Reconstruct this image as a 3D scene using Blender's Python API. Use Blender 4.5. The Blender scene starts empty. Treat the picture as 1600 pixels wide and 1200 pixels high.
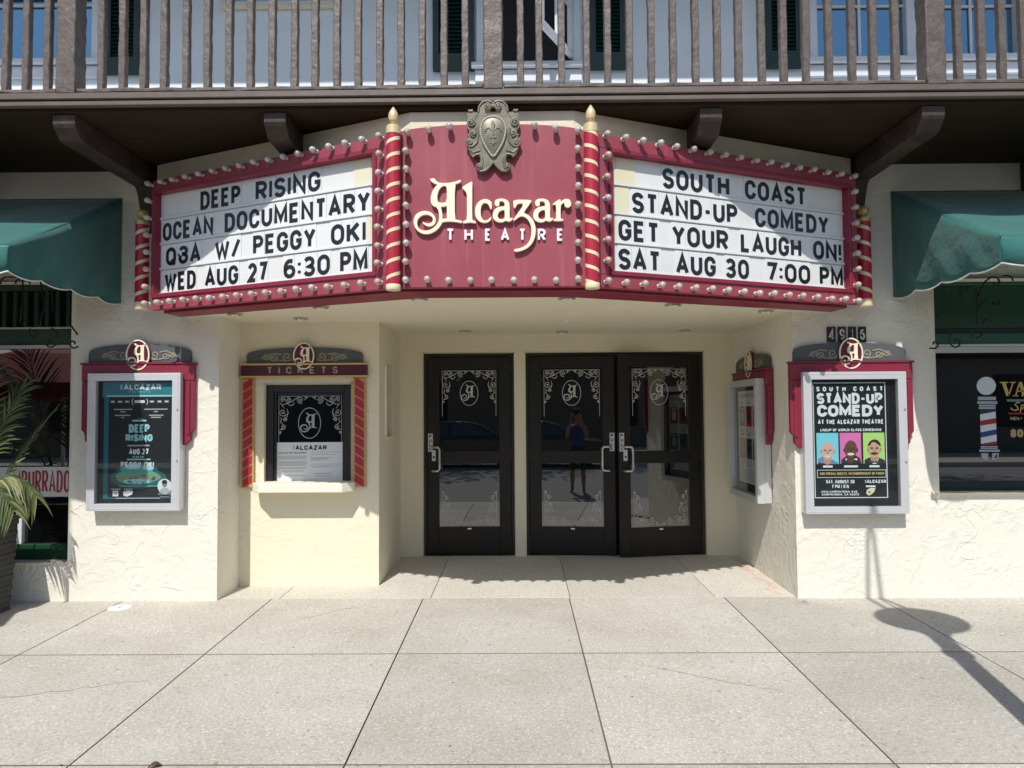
import bpy, bmesh, math, random
from mathutils import Vector, Matrix
R = math.radians
rnd = random.Random(7)
sc = bpy.context.scene
COL = sc.collection

# ------------------------------------------------------------------ camera, sky, sun, exposure
FPX = 1109.0
CAM = Vector((0, 0, 1.53))
cd = bpy.data.cameras.new('camera'); cam = bpy.data.objects.new('camera', cd); COL.objects.link(cam)
cd.sensor_width = 36.0; cd.lens = 36.0 * FPX / 1600.0; cd.clip_start = 0.05; cd.clip_end = 500
MROT = Matrix.Rotation(R(0.5), 3, 'Z') @ Matrix.Rotation(R(90 + 2.17), 3, 'X') @ Matrix.Rotation(R(-0.37), 3, 'Z')
cam.matrix_world = Matrix.Translation(CAM) @ MROT.to_4x4()
sc.camera = cam
CR, CU, CF = MROT @ Vector((1, 0, 0)), MROT @ Vector((0, 1, 0)), MROT @ Vector((0, 0, -1))

def ray(px, py):
    return CF + CR * ((px - 800) / FPX) + CU * ((600 - py) / FPX)
def at(px, py, Y):
    d = ray(px, py); return CAM + d * (Y / d.y)
def X(px, Y, py=642): return at(px, py, Y).x
def Z(py, Y, px=810): return at(px, py, Y).z

SUN_T = Vector((0.22, 1.0, -1.237)).normalized()          # the way the light travels
w = bpy.data.worlds.new('World'); sc.world = w; w.use_nodes = True
nt = w.node_tree; bg = nt.nodes['Background']
sky = nt.nodes.new('ShaderNodeTexSky'); sky.sky_type = 'NISHITA'; sky.sun_disc = False
sky.sun_elevation = R(50.4); sky.sun_rotation = math.atan2(-SUN_T.x, -SUN_T.y)
sky.altitude = 10; sky.air_density = 1.0; sky.dust_density = 1.0
nt.links.new(sky.outputs[0], bg.inputs[0]); bg.inputs[1].default_value = 0.11
sl = bpy.data.lights.new('sun', 'SUN'); sl.energy = 3.45; sl.angle = R(0.53); sl.color = (1.0, 0.965, 0.90)
so = bpy.data.objects.new('sun', sl); COL.objects.link(so); so.location = (-3, -12, 16)
so.rotation_euler = SUN_T.to_track_quat('-Z', 'Y').to_euler()
sc.view_settings.view_transform = 'Standard'; sc.view_settings.look = 'None'
sc.view_settings.exposure = 0.27; sc.view_settings.gamma = 1.0
sc.cycles.max_bounces = 8; sc.cycles.diffuse_bounces = 5; sc.cycles.glossy_bounces = 4
sc.cycles.transparent_max_bounces = 12; sc.cycles.use_denoising = True
sc.cycles.caustics_reflective = False; sc.cycles.caustics_refractive = False

# ------------------------------------------------------------------ materials
MATS = {}
def mat(name, col, rough=0.6, metal=0.0, spec=0.5, bump=None, var=None, ior=None, coat=0.0, fine=None):
    """bump = (scale, strength, distance); var = (scale, amount, second colour); fine = same for a small speckle"""
    if name in MATS: return MATS[name]
    m = bpy.data.materials.new(name); m.use_nodes = True; t = m.node_tree; p = t.nodes['Principled BSDF']
    p.inputs['Base Color'].default_value = (*col, 1); p.inputs['Roughness'].default_value = rough
    p.inputs['Metallic'].default_value = metal; p.inputs['Specular IOR Level'].default_value = spec
    if ior: p.inputs['IOR'].default_value = ior
    if coat: p.inputs['Coat Weight'].default_value = coat; p.inputs['Coat Roughness'].default_value = 0.15
    tc = t.nodes.new('ShaderNodeTexCoord'); last = None
    for spec_ in (var, fine):
        if not spec_: continue
        n = t.nodes.new('ShaderNodeTexNoise'); n.inputs['Scale'].default_value = spec_[0]; n.inputs['Detail'].default_value = 5
        n.inputs['Roughness'].default_value = 0.65
        t.links.new(tc.outputs['Object'], n.inputs['Vector'])
        r = t.nodes.new('ShaderNodeMapRange'); r.inputs[1].default_value = 0.38; r.inputs[2].default_value = 0.68
        r.inputs[3].default_value = 0.0; r.inputs[4].default_value = spec_[1]
        t.links.new(n.outputs['Fac'], r.inputs[0])
        mx = t.nodes.new('ShaderNodeMix'); mx.data_type = 'RGBA'; mx.inputs[7].default_value = (*spec_[2], 1)
        if last: t.links.new(last, mx.inputs[6])
        else: mx.inputs[6].default_value = (*col, 1)
        t.links.new(r.outputs[0], mx.inputs[0]); last = mx.outputs[2]
    if last: t.links.new(last, p.inputs['Base Color'])
    if bump:
        n = t.nodes.new('ShaderNodeTexNoise'); n.inputs['Scale'].default_value = bump[0]; n.inputs['Detail'].default_value = 6
        t.links.new(tc.outputs['Object'], n.inputs['Vector'])
        b = t.nodes.new('ShaderNodeBump'); b.inputs['Strength'].default_value = bump[1]; b.inputs['Distance'].default_value = bump[2]
        t.links.new(n.outputs['Fac'], b.inputs['Height']); t.links.new(b.outputs[0], p.inputs['Normal'])
    MATS[name] = m; return m

def stucco(name, col, dirt, ridge=1.0):
    m = mat(name, col, 0.85, spec=0.25, var=(1.3, 0.35, dirt)); t = m.node_tree; p = t.nodes['Principled BSDF']
    tc = [n for n in t.nodes if n.type == 'TEX_COORD'][0]
    def noise(scale, detail, dist=0.0):
        n = t.nodes.new('ShaderNodeTexNoise'); n.inputs['Scale'].default_value = scale; n.inputs['Detail'].default_value = detail
        n.inputs['Distortion'].default_value = dist; t.links.new(tc.outputs['Object'], n.inputs['Vector']); return n.outputs['Fac']
    def math_(op, a, b):
        n = t.nodes.new('ShaderNodeMath'); n.operation = op; n.use_clamp = False
        for k, x in enumerate((a, b)):
            if hasattr(x, 'is_linked') or not isinstance(x, (int, float)): t.links.new(x, n.inputs[k])
            else: n.inputs[k].default_value = x
        return n.outputs[0]
    def band(x, c, wd):
        d = math_('ABSOLUTE', math_('SUBTRACT', x, c), 0); d = math_('DIVIDE', d, wd)
        n = t.nodes.new('ShaderNodeMapRange'); n.interpolation_type = 'SMOOTHSTEP'
        n.inputs[1].default_value = 1; n.inputs[2].default_value = 0; n.inputs[3].default_value = 0; n.inputs[4].default_value = 1
        t.links.new(d, n.inputs[0]); return n.outputs[0]
    def gate(x, a, b):
        n = t.nodes.new('ShaderNodeMapRange'); n.interpolation_type = 'SMOOTHSTEP'; n.inputs[1].default_value = a; n.inputs[2].default_value = b
        t.links.new(x, n.inputs[0]); return n.outputs[0]
    r1 = math_('MULTIPLY', band(noise(3.3, 2.5, 1.8), 0.52, 0.055), gate(noise(2.3, 2), 0.52, 0.64))
    r2 = math_('MULTIPLY', band(noise(6.0, 2, 1.2), 0.47, 0.07), gate(noise(3.1, 2, 0.5), 0.46, 0.58))
    plate = gate(noise(4.2, 3, 0.9), 0.50, 0.545)
    h = math_('ADD', math_('ADD', math_('MULTIPLY', r1, 0.55 * ridge), math_('MULTIPLY', r2, 0.35 * ridge)),
              math_('ADD', math_('MULTIPLY', plate, 0.30 * ridge), math_('MULTIPLY', noise(11, 5), 1.1)))
    h = math_('ADD', h, math_('MULTIPLY', noise(90, 3), 0.18))
    b = t.nodes.new('ShaderNodeBump'); b.inputs['Strength'].default_value = 0.8; b.inputs['Distance'].default_value = 0.0078
    t.links.new(h, b.inputs['Height']); t.links.new(b.outputs[0], p.inputs['Normal'])
    return m

M_STUCCO = stucco('stucco_cream', (0.78, 0.755, 0.665), (0.71, 0.68, 0.58))
M_STUCCO_S = stucco('stucco_smooth', (0.79, 0.735, 0.575), (0.73, 0.675, 0.51), 0.55)
M_UPPER = mat('upper_wall_paint', (0.78, 0.83, 0.87), 0.8, bump=(60, 0.15, 0.004), var=(1.5, 0.2, (0.72, 0.77, 0.81)))
M_TIMBER = mat('brown_timber', (0.108, 0.084, 0.072), 0.48, spec=0.45, bump=(30, 0.6, 0.010), var=(14, 0.8, (0.185, 0.155, 0.14)), fine=(55, 0.5, (0.070, 0.053, 0.045)))
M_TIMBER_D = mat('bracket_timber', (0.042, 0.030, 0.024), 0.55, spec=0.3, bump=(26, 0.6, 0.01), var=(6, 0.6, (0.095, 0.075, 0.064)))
M_TIMBER_S = mat('brown_timber_smooth', (0.125, 0.098, 0.085), 0.5, spec=0.5, bump=(22, 0.35, 0.006), var=(5, 0.5, (0.165, 0.135, 0.12)))
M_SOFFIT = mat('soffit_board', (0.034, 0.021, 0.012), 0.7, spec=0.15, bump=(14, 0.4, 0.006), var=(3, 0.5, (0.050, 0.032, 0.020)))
M_MAROON = mat('maroon_paint', (0.285, 0.045, 0.068), 0.55, bump=(30, 0.08, 0.003), var=(2.2, 0.45, (0.36, 0.085, 0.115)))
_t = M_MAROON.node_tree; _p = _t.nodes['Principled BSDF']; _src = _p.inputs['Base Color'].links[0].from_socket
_tc = [n for n in _t.nodes if n.type == 'TEX_COORD'][0]; _mp = _t.nodes.new('ShaderNodeMapping'); _mp.inputs['Scale'].default_value = (22, 22, 1.1); _t.links.new(_tc.outputs['Object'], _mp.inputs['Vector'])
_n = _t.nodes.new('ShaderNodeTexNoise'); _n.inputs['Scale'].default_value = 1.0; _n.inputs['Detail'].default_value = 4; _t.links.new(_mp.outputs[0], _n.inputs['Vector'])
_r = _t.nodes.new('ShaderNodeMapRange'); _r.inputs[1].default_value = 0.56; _r.inputs[2].default_value = 0.78; _r.inputs[4].default_value = 0.55; _t.links.new(_n.outputs['Fac'], _r.inputs[0])
_x = _t.nodes.new('ShaderNodeMix'); _x.data_type = 'RGBA'; _x.inputs[7].default_value = (.42, .13, .155, 1); _t.links.new(_src, _x.inputs[6]); _t.links.new(_r.outputs[0], _x.inputs[0]); _t.links.new(_x.outputs[2], _p.inputs['Base Color'])
M_MAROON_D = mat('maroon_paint_deep', (0.23, 0.018, 0.045), 0.42, var=(6, 0.4, (0.27, 0.03, 0.06)))
M_RED = mat('pole_red', (0.42, 0.018, 0.045), 0.4, var=(12, 0.3, (0.36, 0.02, 0.04)))
M_CREAM = mat('pole_cream', (0.80, 0.70, 0.46), 0.45, var=(10, 0.3, (0.72, 0.60, 0.36)))
M_GOLD = mat('gold_paint', (0.62, 0.44, 0.17), 0.4, metal=0.25, var=(14, 0.4, (0.50, 0.34, 0.12)))
M_LOGO = mat('logo_cream', (0.86, 0.80, 0.62), 0.5, var=(9, 0.3, (0.84, 0.74, 0.50)))
M_WHITE = mat('white_letter', (0.85, 0.85, 0.85), 0.5)
M_BOARD = mat('reader_white', (0.76, 0.775, 0.77), 0.35, spec=0.4, var=(2.5, 0.5, (0.68, 0.69, 0.66)))
M_TILE = mat('letter_tile', (0.78, 0.80, 0.81), 0.25, var=(3.0, 0.5, (0.70, 0.72, 0.72)))
M_YELLOW = mat('yellowed_tile', (0.76, 0.72, 0.50), 0.3, var=(3, 0.7, (0.74, 0.74, 0.66)))
M_RAIL = mat('rail_grey', (0.50, 0.52, 0.53), 0.4)
M_INK = mat('letter_black', (0.014, 0.014, 0.016), 0.3)
M_PEWTER = mat('pewter', (0.225, 0.208, 0.16), 0.42, metal=0.25, bump=(50, 0.15, 0.004), var=(14, 0.9, (0.13, 0.12, 0.09)))
M_ALU = mat('aluminium', (0.66, 0.67, 0.69), 0.38, metal=0.35, var=(5, 0.3, (0.58, 0.59, 0.61)))
M_STEEL = mat('steel', (0.62, 0.60, 0.57), 0.28, metal=0.9)
M_BRONZE = mat('door_bronze', (0.012, 0.0095, 0.008), 0.42, spec=0.35, var=(6, 0.4, (0.022, 0.017, 0.014)))
M_BLACK = mat('black_frame', (0.012, 0.012, 0.013), 0.4)
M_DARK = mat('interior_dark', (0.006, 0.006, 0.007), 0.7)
M_GLASS = mat('dark_glass', (0.004, 0.0045, 0.005), 0.012, spec=0.5, ior=2.35)
M_UGLASS = mat('upper_glass', (0.15, 0.29, 0.40), 0.04, metal=0.85)  # blue of the reflected sky put into a mirror-like base colour
M_ETCH = mat('etched_glass', (0.52, 0.52, 0.50), 0.55)
M_GREY = mat('header_slate', (0.085, 0.095, 0.105), 0.6, var=(8, 0.4, (0.115, 0.125, 0.13)))
M_SCROLL = mat('header_scroll', (0.30, 0.27, 0.20), 0.55)
M_GREEN = mat('awning_canvas', (0.021, 0.115, 0.102), 0.85, spec=0.15, bump=(7, 0.6, 0.03), var=(3.0, 0.6, (0.042, 0.17, 0.15)), fine=(160, 0.25, (0.05, 0.16, 0.14)))
M_GREEN.node_tree.nodes['Principled BSDF'].inputs['Sheen Weight'].default_value = 0.25
M_PIPING = mat('awning_piping', (0.68, 0.70, 0.64), 0.6)
M_SHUTTER = mat('shutter_green', (0.006, 0.032, 0.030), 0.5)
M_GRNWOOD = mat('window_green', (0.008, 0.050, 0.024), 0.45, var=(6, 0.4, (0.012, 0.06, 0.03)))
M_IRON = mat('wrought_iron', (0.010, 0.010, 0.011), 0.5)
M_WTRIM = mat('white_trim', (0.72, 0.75, 0.80), 0.45, var=(6, 0.25, (0.66, 0.69, 0.74)))
M_PLANTER = mat('planter_wood', (0.055, 0.050, 0.046), 0.8, bump=(20, 0.5, 0.01), var=(5, 0.6, (0.09, 0.083, 0.075)))
M_SOIL = mat('soil', (0.03, 0.022, 0.016), 0.95, bump=(40, 0.8, 0.02))
M_PALM = mat('palm_leaf', (0.060, 0.110, 0.026), 0.45, var=(6, 0.7, (0.15, 0.17, 0.06)))
M_PALMB = mat('palm_stem', (0.11, 0.13, 0.05), 0.5)
M_BANNER = mat('banner_white', (0.66, 0.66, 0.65), 0.6, var=(6, 0.2, (0.6, 0.6, 0.6)))
M_BRED = mat('banner_red', (0.36, 0.03, 0.035), 0.6)
M_PAPER = mat('paper', (0.72, 0.75, 0.78), 0.6)
M_TEXTG = mat('print_grey', (0.25, 0.27, 0.29), 0.6)
M_STONE = mat('pink_stone', (0.58, 0.44, 0.37), 0.85, bump=(30, 0.5, 0.01), var=(9, 0.7, (0.62, 0.55, 0.46)))

def concrete(name, a, b, c):
    m = mat(name, a, 0.88, spec=0.25, bump=(210, 0.35, 0.004), var=(1.1, 0.75, b), fine=(95, 0.55, c))
    t = m.node_tree; p = t.nodes['Principled BSDF']; tc = [n for n in t.nodes if n.type == 'TEX_COORD'][0]
    src = p.inputs['Base Color'].links[0].from_socket
    def layer(src, node, lo, hi, amt, col):
        r = t.nodes.new('ShaderNodeMapRange'); r.inputs[1].default_value = lo; r.inputs[2].default_value = hi; r.inputs[4].default_value = amt
        t.links.new(node.outputs['Fac' if 'Fac' in node.outputs else 'Distance'], r.inputs[0])
        mx = t.nodes.new('ShaderNodeMix'); mx.data_type = 'RGBA'; mx.inputs[7].default_value = (*col, 1)
        t.links.new(src, mx.inputs[6]); t.links.new(r.outputs[0], mx.inputs[0]); return mx.outputs[2]
    n = t.nodes.new('ShaderNodeTexNoise'); n.inputs['Scale'].default_value = 7; n.inputs['Detail'].default_value = 8; n.inputs['Roughness'].default_value = 0.75
    t.links.new(tc.outputs['Object'], n.inputs['Vector'])
    src = layer(src, n, 0.55, 0.75, 0.35, tuple(x * 0.72 for x in a))
    n = t.nodes.new('ShaderNodeTexNoise'); n.inputs['Scale'].default_value = 42; n.inputs['Detail'].default_value = 3
    t.links.new(tc.outputs['Object'], n.inputs['Vector'])
    src = layer(src, n, 0.67, 0.73, 0.45, tuple(x * 0.42 for x in a))
    n = t.nodes.new('ShaderNodeTexVoronoi'); n.inputs['Scale'].default_value = 5.5; n.inputs['Randomness'].default_value = 1
    t.links.new(tc.outputs['Object'], n.inputs['Vector'])
    src = layer(src, n, 0.085, 0.03, 0.55, (0.12, 0.105, 0.09))
    n = t.nodes.new('ShaderNodeTexNoise'); n.inputs['Scale'].default_value = 70; n.inputs['Detail'].default_value = 3
    t.links.new(tc.outputs['Object'], n.inputs['Vector'])
    src = layer(src, n, 0.56, 0.68, 0.55, tuple(min(1, x * 1.45) for x in a))
    n = t.nodes.new('ShaderNodeTexNoise'); n.inputs['Scale'].default_value = 48; n.inputs['Detail'].default_value = 4; n.inputs['Distortion'].default_value = 0.6
    t.links.new(tc.outputs['Object'], n.inputs['Vector'])
    src = layer(src, n, 0.54, 0.68, 0.55, tuple(x * 0.50 for x in a))
    g = t.nodes.new('ShaderNodeNewGeometry'); r = t.nodes.new('ShaderNodeMapRange'); r.inputs[3].default_value = 0.88; r.inputs[4].default_value = 1.06
    t.links.new(g.outputs['Random Per Island'], r.inputs[0])
    hs = t.nodes.new('ShaderNodeHueSaturation'); t.links.new(r.outputs[0], hs.inputs['Value']); t.links.new(src, hs.inputs['Color']); src = hs.outputs[0]
    t.links.new(src, p.inputs['Base Color']); return m
M_WALK = concrete('sidewalk_concrete', (0.60, 0.572, 0.515), (0.45, 0.415, 0.34), (0.33, 0.315, 0.275))
M_ENTRY = concrete('entry_concrete', (0.64, 0.612, 0.55), (0.55, 0.515, 0.44), (0.46, 0.435, 0.375))
M_JOINT = mat('joint_dirt', (0.15, 0.13, 0.11), 0.95, var=(3, .8, (0.26, 0.235, 0.20)))
M_ASPHALT = mat('asphalt', (0.24, 0.235, 0.225), 0.9, bump=(120, 0.5, 0.01), var=(2, 0.5, (0.28, 0.275, 0.265)))

def clear_glass(name, ior=1.5):
    m = bpy.data.materials.new(name); m.use_nodes = True; t = m.node_tree; t.nodes.clear()
    o = t.nodes.new('ShaderNodeOutputMaterial'); mx = t.nodes.new('ShaderNodeMixShader'); lw_ = t.nodes.new('ShaderNodeLayerWeight')
    pw = t.nodes.new('ShaderNodeMath'); pw.operation = 'POWER'; pw.inputs[1].default_value = 5.0; t.links.new(lw_.outputs['Facing'], pw.inputs[0])
    f = t.nodes.new('ShaderNodeMath'); f.operation = 'MULTIPLY_ADD'; f.inputs[1].default_value = 0.9; f.inputs[2].default_value = ior; t.links.new(pw.outputs[0], f.inputs[0]); a = t.nodes.new('ShaderNodeBsdfTransparent'); g = t.nodes.new('ShaderNodeBsdfGlossy')
    g.inputs['Roughness'].default_value = 0.01; a.inputs[0].default_value = (0.93, 0.95, 0.95, 1)
    t.links.new(f.outputs[0], mx.inputs[0]); t.links.new(a.outputs[0], mx.inputs[1]); t.links.new(g.outputs[0], mx.inputs[2])
    t.links.new(mx.outputs[0], o.inputs[0]); return m
M_CLEAR = clear_glass('case_glass', 0.03)
def bulb_mat(name, col, rough):
    m = mat(name, col, rough, spec=0.5, ior=1.5); p = m.node_tree.nodes['Principled BSDF']
    p.inputs['Transmission Weight'].default_value = 0.45; p.inputs['Coat Weight'].default_value = 0.15; return m
M_BULBC = bulb_mat('bulb_clear', (0.86, 0.83, 0.80), 0.15)
M_BULBF = bulb_mat('bulb_frosted', (0.84, 0.72, 0.58), 0.35)

# ------------------------------------------------------------------ mesh helpers
class F:
    """a frame on a surface: u to the reader's right, v up, n out of the surface"""
    def __init__(s, o, u=(1, 0, 0), v=(0, 0, 1)):
        s.o = Vector(o); s.u = Vector(u).normalized(); s.v = Vector(v).normalized(); s.n = s.u.cross(s.v).normalized()
    def p(s, a, b, c=0.0): return s.o + s.u * a + s.v * b + s.n * c
    def moved(s, a, b, c=0.0):
        f = F(s.o, s.u, s.v); f.o = s.p(a, b, c); return f
WALLF = F((0, 0, 0))

def area2(p):
    return sum(p[i][0] * p[(i + 1) % len(p)][1] - p[(i + 1) % len(p)][0] * p[i][1] for i in range(len(p)))

class MB:
    def __init__(s): s.v = []; s.f = []; s.m = []
    def face(s, idx, m=0): s.f.append(idx); s.m.append(m)
    def quad(s, a, b, c, d, m=0):
        i = len(s.v); s.v += [Vector(a), Vector(b), Vector(c), Vector(d)]; s.face((i, i + 1, i + 2, i + 3), m)
    def fbox(s, f, a0, a1, b0, b1, c0, c1, m=0):
        i = len(s.v)
        for c in (c0, c1):
            for a, b in ((a0, b0), (a1, b0), (a1, b1), (a0, b1)): s.v.append(f.p(a, b, c))
        for q in ((3, 2, 1, 0), (4, 5, 6, 7), (0, 1, 5, 4), (1, 2, 6, 5), (2, 3, 7, 6), (3, 0, 4, 7)):
            s.face(tuple(i + k for k in q), m)
    def box(s, x0, x1, y0, y1, z0, z1, m=0): s.fbox(WALLF, x0, x1, z0, z1, -y1, -y0, m)
    def prism(s, poly, f, c0, c1, m=0, sides=None):
        poly = list(poly)
        if area2(poly) < 0: poly.reverse()
        i = len(s.v); n = len(poly)
        s.v += [f.p(a, b, c0) for a, b in poly] + [f.p(a, b, c1) for a, b in poly]
        s.face(tuple(i + n + k for k in range(n)), m); s.face(tuple(i + k for k in reversed(range(n))), m)
        for k in range(n):
            j = (k + 1) % n; s.face((i + k, i + j, i + n + j, i + n + k), m if sides is None else sides)
    def flat(s, poly, f, c, m=0):
        poly = list(poly)
        if area2(poly) < 0: poly.reverse()
        i = len(s.v); s.v += [f.p(a, b, c) for a, b in poly]; s.face(tuple(range(i, i + len(poly))), m)
    def ribbon(s, pts, wd, f, c0, c1, m=0):
        pts = [Vector(p) for p in pts]; keep = [k for k in range(len(pts)) if k == 0 or (pts[k] - pts[k - 1]).length > 1e-5]
        if len(keep) < len(pts) and isinstance(wd, (list, tuple)): wd = [wd[k] for k in keep]
        pts = [pts[k] for k in keep]
        closed = (pts[0] - pts[-1]).length < 1e-6 and len(pts) > 3
        if closed: pts = pts[:-1]
        n = len(pts); ws = wd if isinstance(wd, (list, tuple)) else [wd] * n
        L = []; Rr = []
        for k in range(n):
            a = pts[k - 1] if (k > 0 or closed) else None; b = pts[(k + 1) % n] if (k < n - 1 or closed) else None
            d1 = (pts[k] - a).normalized() if a is not None else None; d2 = (b - pts[k]).normalized() if b is not None else None
            if d1 is None: d1 = d2
            if d2 is None: d2 = d1
            n1 = Vector((-d1.y, d1.x)); n2 = Vector((-d2.y, d2.x)); t = n1 + n2
            if t.length < 1e-4: t = n1
            t.normalize(); q = 1.0 / max(0.42, t.dot(n1)); h = ws[k] * 0.5 * q
            L.append(pts[k] + t * h); Rr.append(pts[k] - t * h)
        i = len(s.v)
        for k in range(n):
            s.v += [f.p(L[k].x, L[k].y, c1), f.p(Rr[k].x, Rr[k].y, c1), f.p(L[k].x, L[k].y, c0), f.p(Rr[k].x, Rr[k].y, c0)]
        for k in range(n if closed else n - 1):
            a = i + 4 * k; b = i + 4 * ((k + 1) % n)
            s.face((a, a + 1, b + 1, b), m); s.face((a + 2, a, b, b + 2), m); s.face((a + 1, a + 3, b + 3, b + 1), m)
        if not closed:
            s.face((i + 2, i + 3, i + 1, i), m); a = i + 4 * (n - 1); s.face((a, a + 1, a + 3, a + 2), m)
    def tube(s, pts, r, n=8, m=0, caps=True):
        pts = [Vector(p) for p in pts]; k = len(pts); rs = r if isinstance(r, (list, tuple)) else [r] * k
        i = len(s.v); ref = None
        for j in range(k):
            d = (pts[min(j + 1, k - 1)] - pts[max(j - 1, 0)]).normalized()
            if ref is None: ref = Vector((0, 0, 1)) if abs(d.z) < 0.9 else Vector((1, 0, 0))
            u = (ref - d * ref.dot(d)).normalized(); vv = d.cross(u); ref = u
            for q in range(n):
                a = 2 * math.pi * q / n; s.v.append(pts[j] + (u * math.cos(a) + vv * math.sin(a)) * rs[j])
        for j in range(k - 1):
            for q in range(n):
                a = i + j * n + q; b = i + j * n + (q + 1) % n; s.face((a, b, b + n, a + n), m)
        if caps:
            s.face(tuple(i + q for q in reversed(range(n))), m); s.face(tuple(i + (k - 1) * n + q for q in range(n)), m)
    def lathe(s, prof, o, n=20, m=0, axis=None):
        """prof = (radius, height) pairs along axis (default up)"""
        o = Vector(o); ax = Vector(axis or (0, 0, 1)).normalized()
        u = ax.orthogonal().normalized(); vv = ax.cross(u); i = len(s.v)
        for r, h in prof:
            for q in range(n):
                a = 2 * math.pi * q / n; s.v.append(o + ax * h + (u * math.cos(a) + vv * math.sin(a)) * max(r, 1e-5))
        for j in range(len(prof) - 1):
            for q in range(n):
                a = i + j * n + q; b = i + j * n + (q + 1) % n; s.face((a, b, b + n, a + n), m)
        s.face(tuple(i + q for q in reversed(range(n))), m); s.face(tuple(i + (len(prof) - 1) * n + q for q in range(n)), m)
    def ball(s, c, r, n=10, m=0, sc_=(1, 1, 1)):
        c = Vector(c); i = len(s.v); rows = n // 2 + 1
        for j in range(rows):
            t = math.pi * (j + 0.02) / (rows - 1 + 0.04)
            for q in range(n):
                a = 2 * math.pi * q / n
                s.v.append(c + Vector((math.sin(t) * math.cos(a) * sc_[0], math.sin(t) * math.sin(a) * sc_[1], math.cos(t) * sc_[2])) * r)
        for j in range(rows - 1):
            for q in range(n):
                a = i + j * n + q; b = i + j * n + (q + 1) % n; s.face((b, a, a + n, b + n), m)
        s.face(tuple(i + q for q in range(n)), m); s.face(tuple(i + (rows - 1) * n + q for q in reversed(range(n))), m)
    def build(s, name, mats, parent=None, smooth=None, bevel=None, weld=False):
        me = bpy.data.meshes.new(name); o = bpy.data.objects.new(name, me); COL.objects.link(o)
        org = world_loc(parent) if parent else Vector((0, 0, 0))
        me.from_pydata([tuple(v - org) for v in s.v], [], s.f)
        for m in (mats if isinstance(mats, (list, tuple)) else [mats]): me.materials.append(m)
        me.polygons.foreach_set('material_index', s.m)
        if weld:
            b = bmesh.new(); b.from_mesh(me); bmesh.ops.remove_doubles(b, verts=b.verts, dist=1e-4); b.to_mesh(me); b.free()
        if smooth:
            me.polygons.foreach_set('use_smooth', [True] * len(me.polygons)); me.set_sharp_from_angle(angle=R(smooth))
        me.update()
        if bevel:
            bv = o.modifiers.new('bevel', 'BEVEL'); bv.width = bevel[0]; bv.segments = bevel[1]; bv.limit_method = 'ANGLE'; bv.angle_limit = R(35)
            bv.harden_normals = False
        if parent: o.parent = parent
        return o
WL = {}
def world_loc(o):
    p = Vector((0, 0, 0))
    while o is not None: p += o.location; o = o.parent
    return p
def tag(o, label=None, cat=None, group=None, kind=None):
    if label: o['label'] = label
    if cat: o['category'] = cat
    if group: o['group'] = group
    if kind: o['kind'] = kind
    return o
def thing(name, loc, label, cat, group=None):
    o = bpy.data.objects.new(name, None); o.empty_display_size = 0.1; COL.objects.link(o); o.location = loc
    return tag(o, label, cat, group)
def structure(name, mb, m, **k): return tag(mb.build(name, m, **k), kind='structure')

def filled(name, polys, f, c0, c1, m, parent):
    """closed outlines with holes, filled and given thickness"""
    cu = bpy.data.curves.new(name, 'CURVE'); cu.dimensions = '2D'; cu.fill_mode = 'BOTH'; cu.extrude = (c1 - c0) / 2
    for poly in polys:
        sp = cu.splines.new('POLY'); sp.points.add(len(poly) - 1); sp.use_cyclic_u = True
        for k, (a, b) in enumerate(poly): sp.points[k].co = (a, b, 0, 1)
    t = bpy.data.objects.new(name, cu); COL.objects.link(t); dg = bpy.context.evaluated_depsgraph_get()
    me = bpy.data.meshes.new_from_object(t.evaluated_get(dg)); bpy.data.objects.remove(t)
    org = world_loc(parent) if parent else Vector()
    for v in me.vertices: v.co = f.p(v.co.x, v.co.y, v.co.z + (c0 + c1) / 2) - org
    me.materials.clear(); me.materials.append(m); me.name = name
    o = bpy.data.objects.new(name, me); COL.objects.link(o); o.parent = parent; return o

def smooth_poly(p, it=1):
    for _ in range(it):
        q = []
        for k in range(len(p)):
            a = Vector(p[k]); b = Vector(p[(k + 1) % len(p)]); q += [tuple(a * 0.75 + b * 0.25), tuple(a * 0.25 + b * 0.75)]
        p = q
    return p
def arc(cx, cy, rx, ry, a0, a1, n=9):
    return [(cx + rx * math.cos(R(a0 + (a1 - a0) * k / n)), cy + ry * math.sin(R(a0 + (a1 - a0) * k / n))) for k in range(n + 1)]
def ellipse(cx, cy, rx, ry, n=28): return arc(cx, cy, rx, ry, 0, 360, n)[:-1]
def spiral(cx, cy, r, a0, turns, n=26, inner=0.16):
    return [(cx + r * (1 - (1 - inner) * k / n) * math.cos(R(a0) + turns * 2 * math.pi * k / n),
             cy + r * (1 - (1 - inner) * k / n) * math.sin(R(a0) + turns * 2 * math.pi * k / n)) for k in range(n + 1)]

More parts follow.
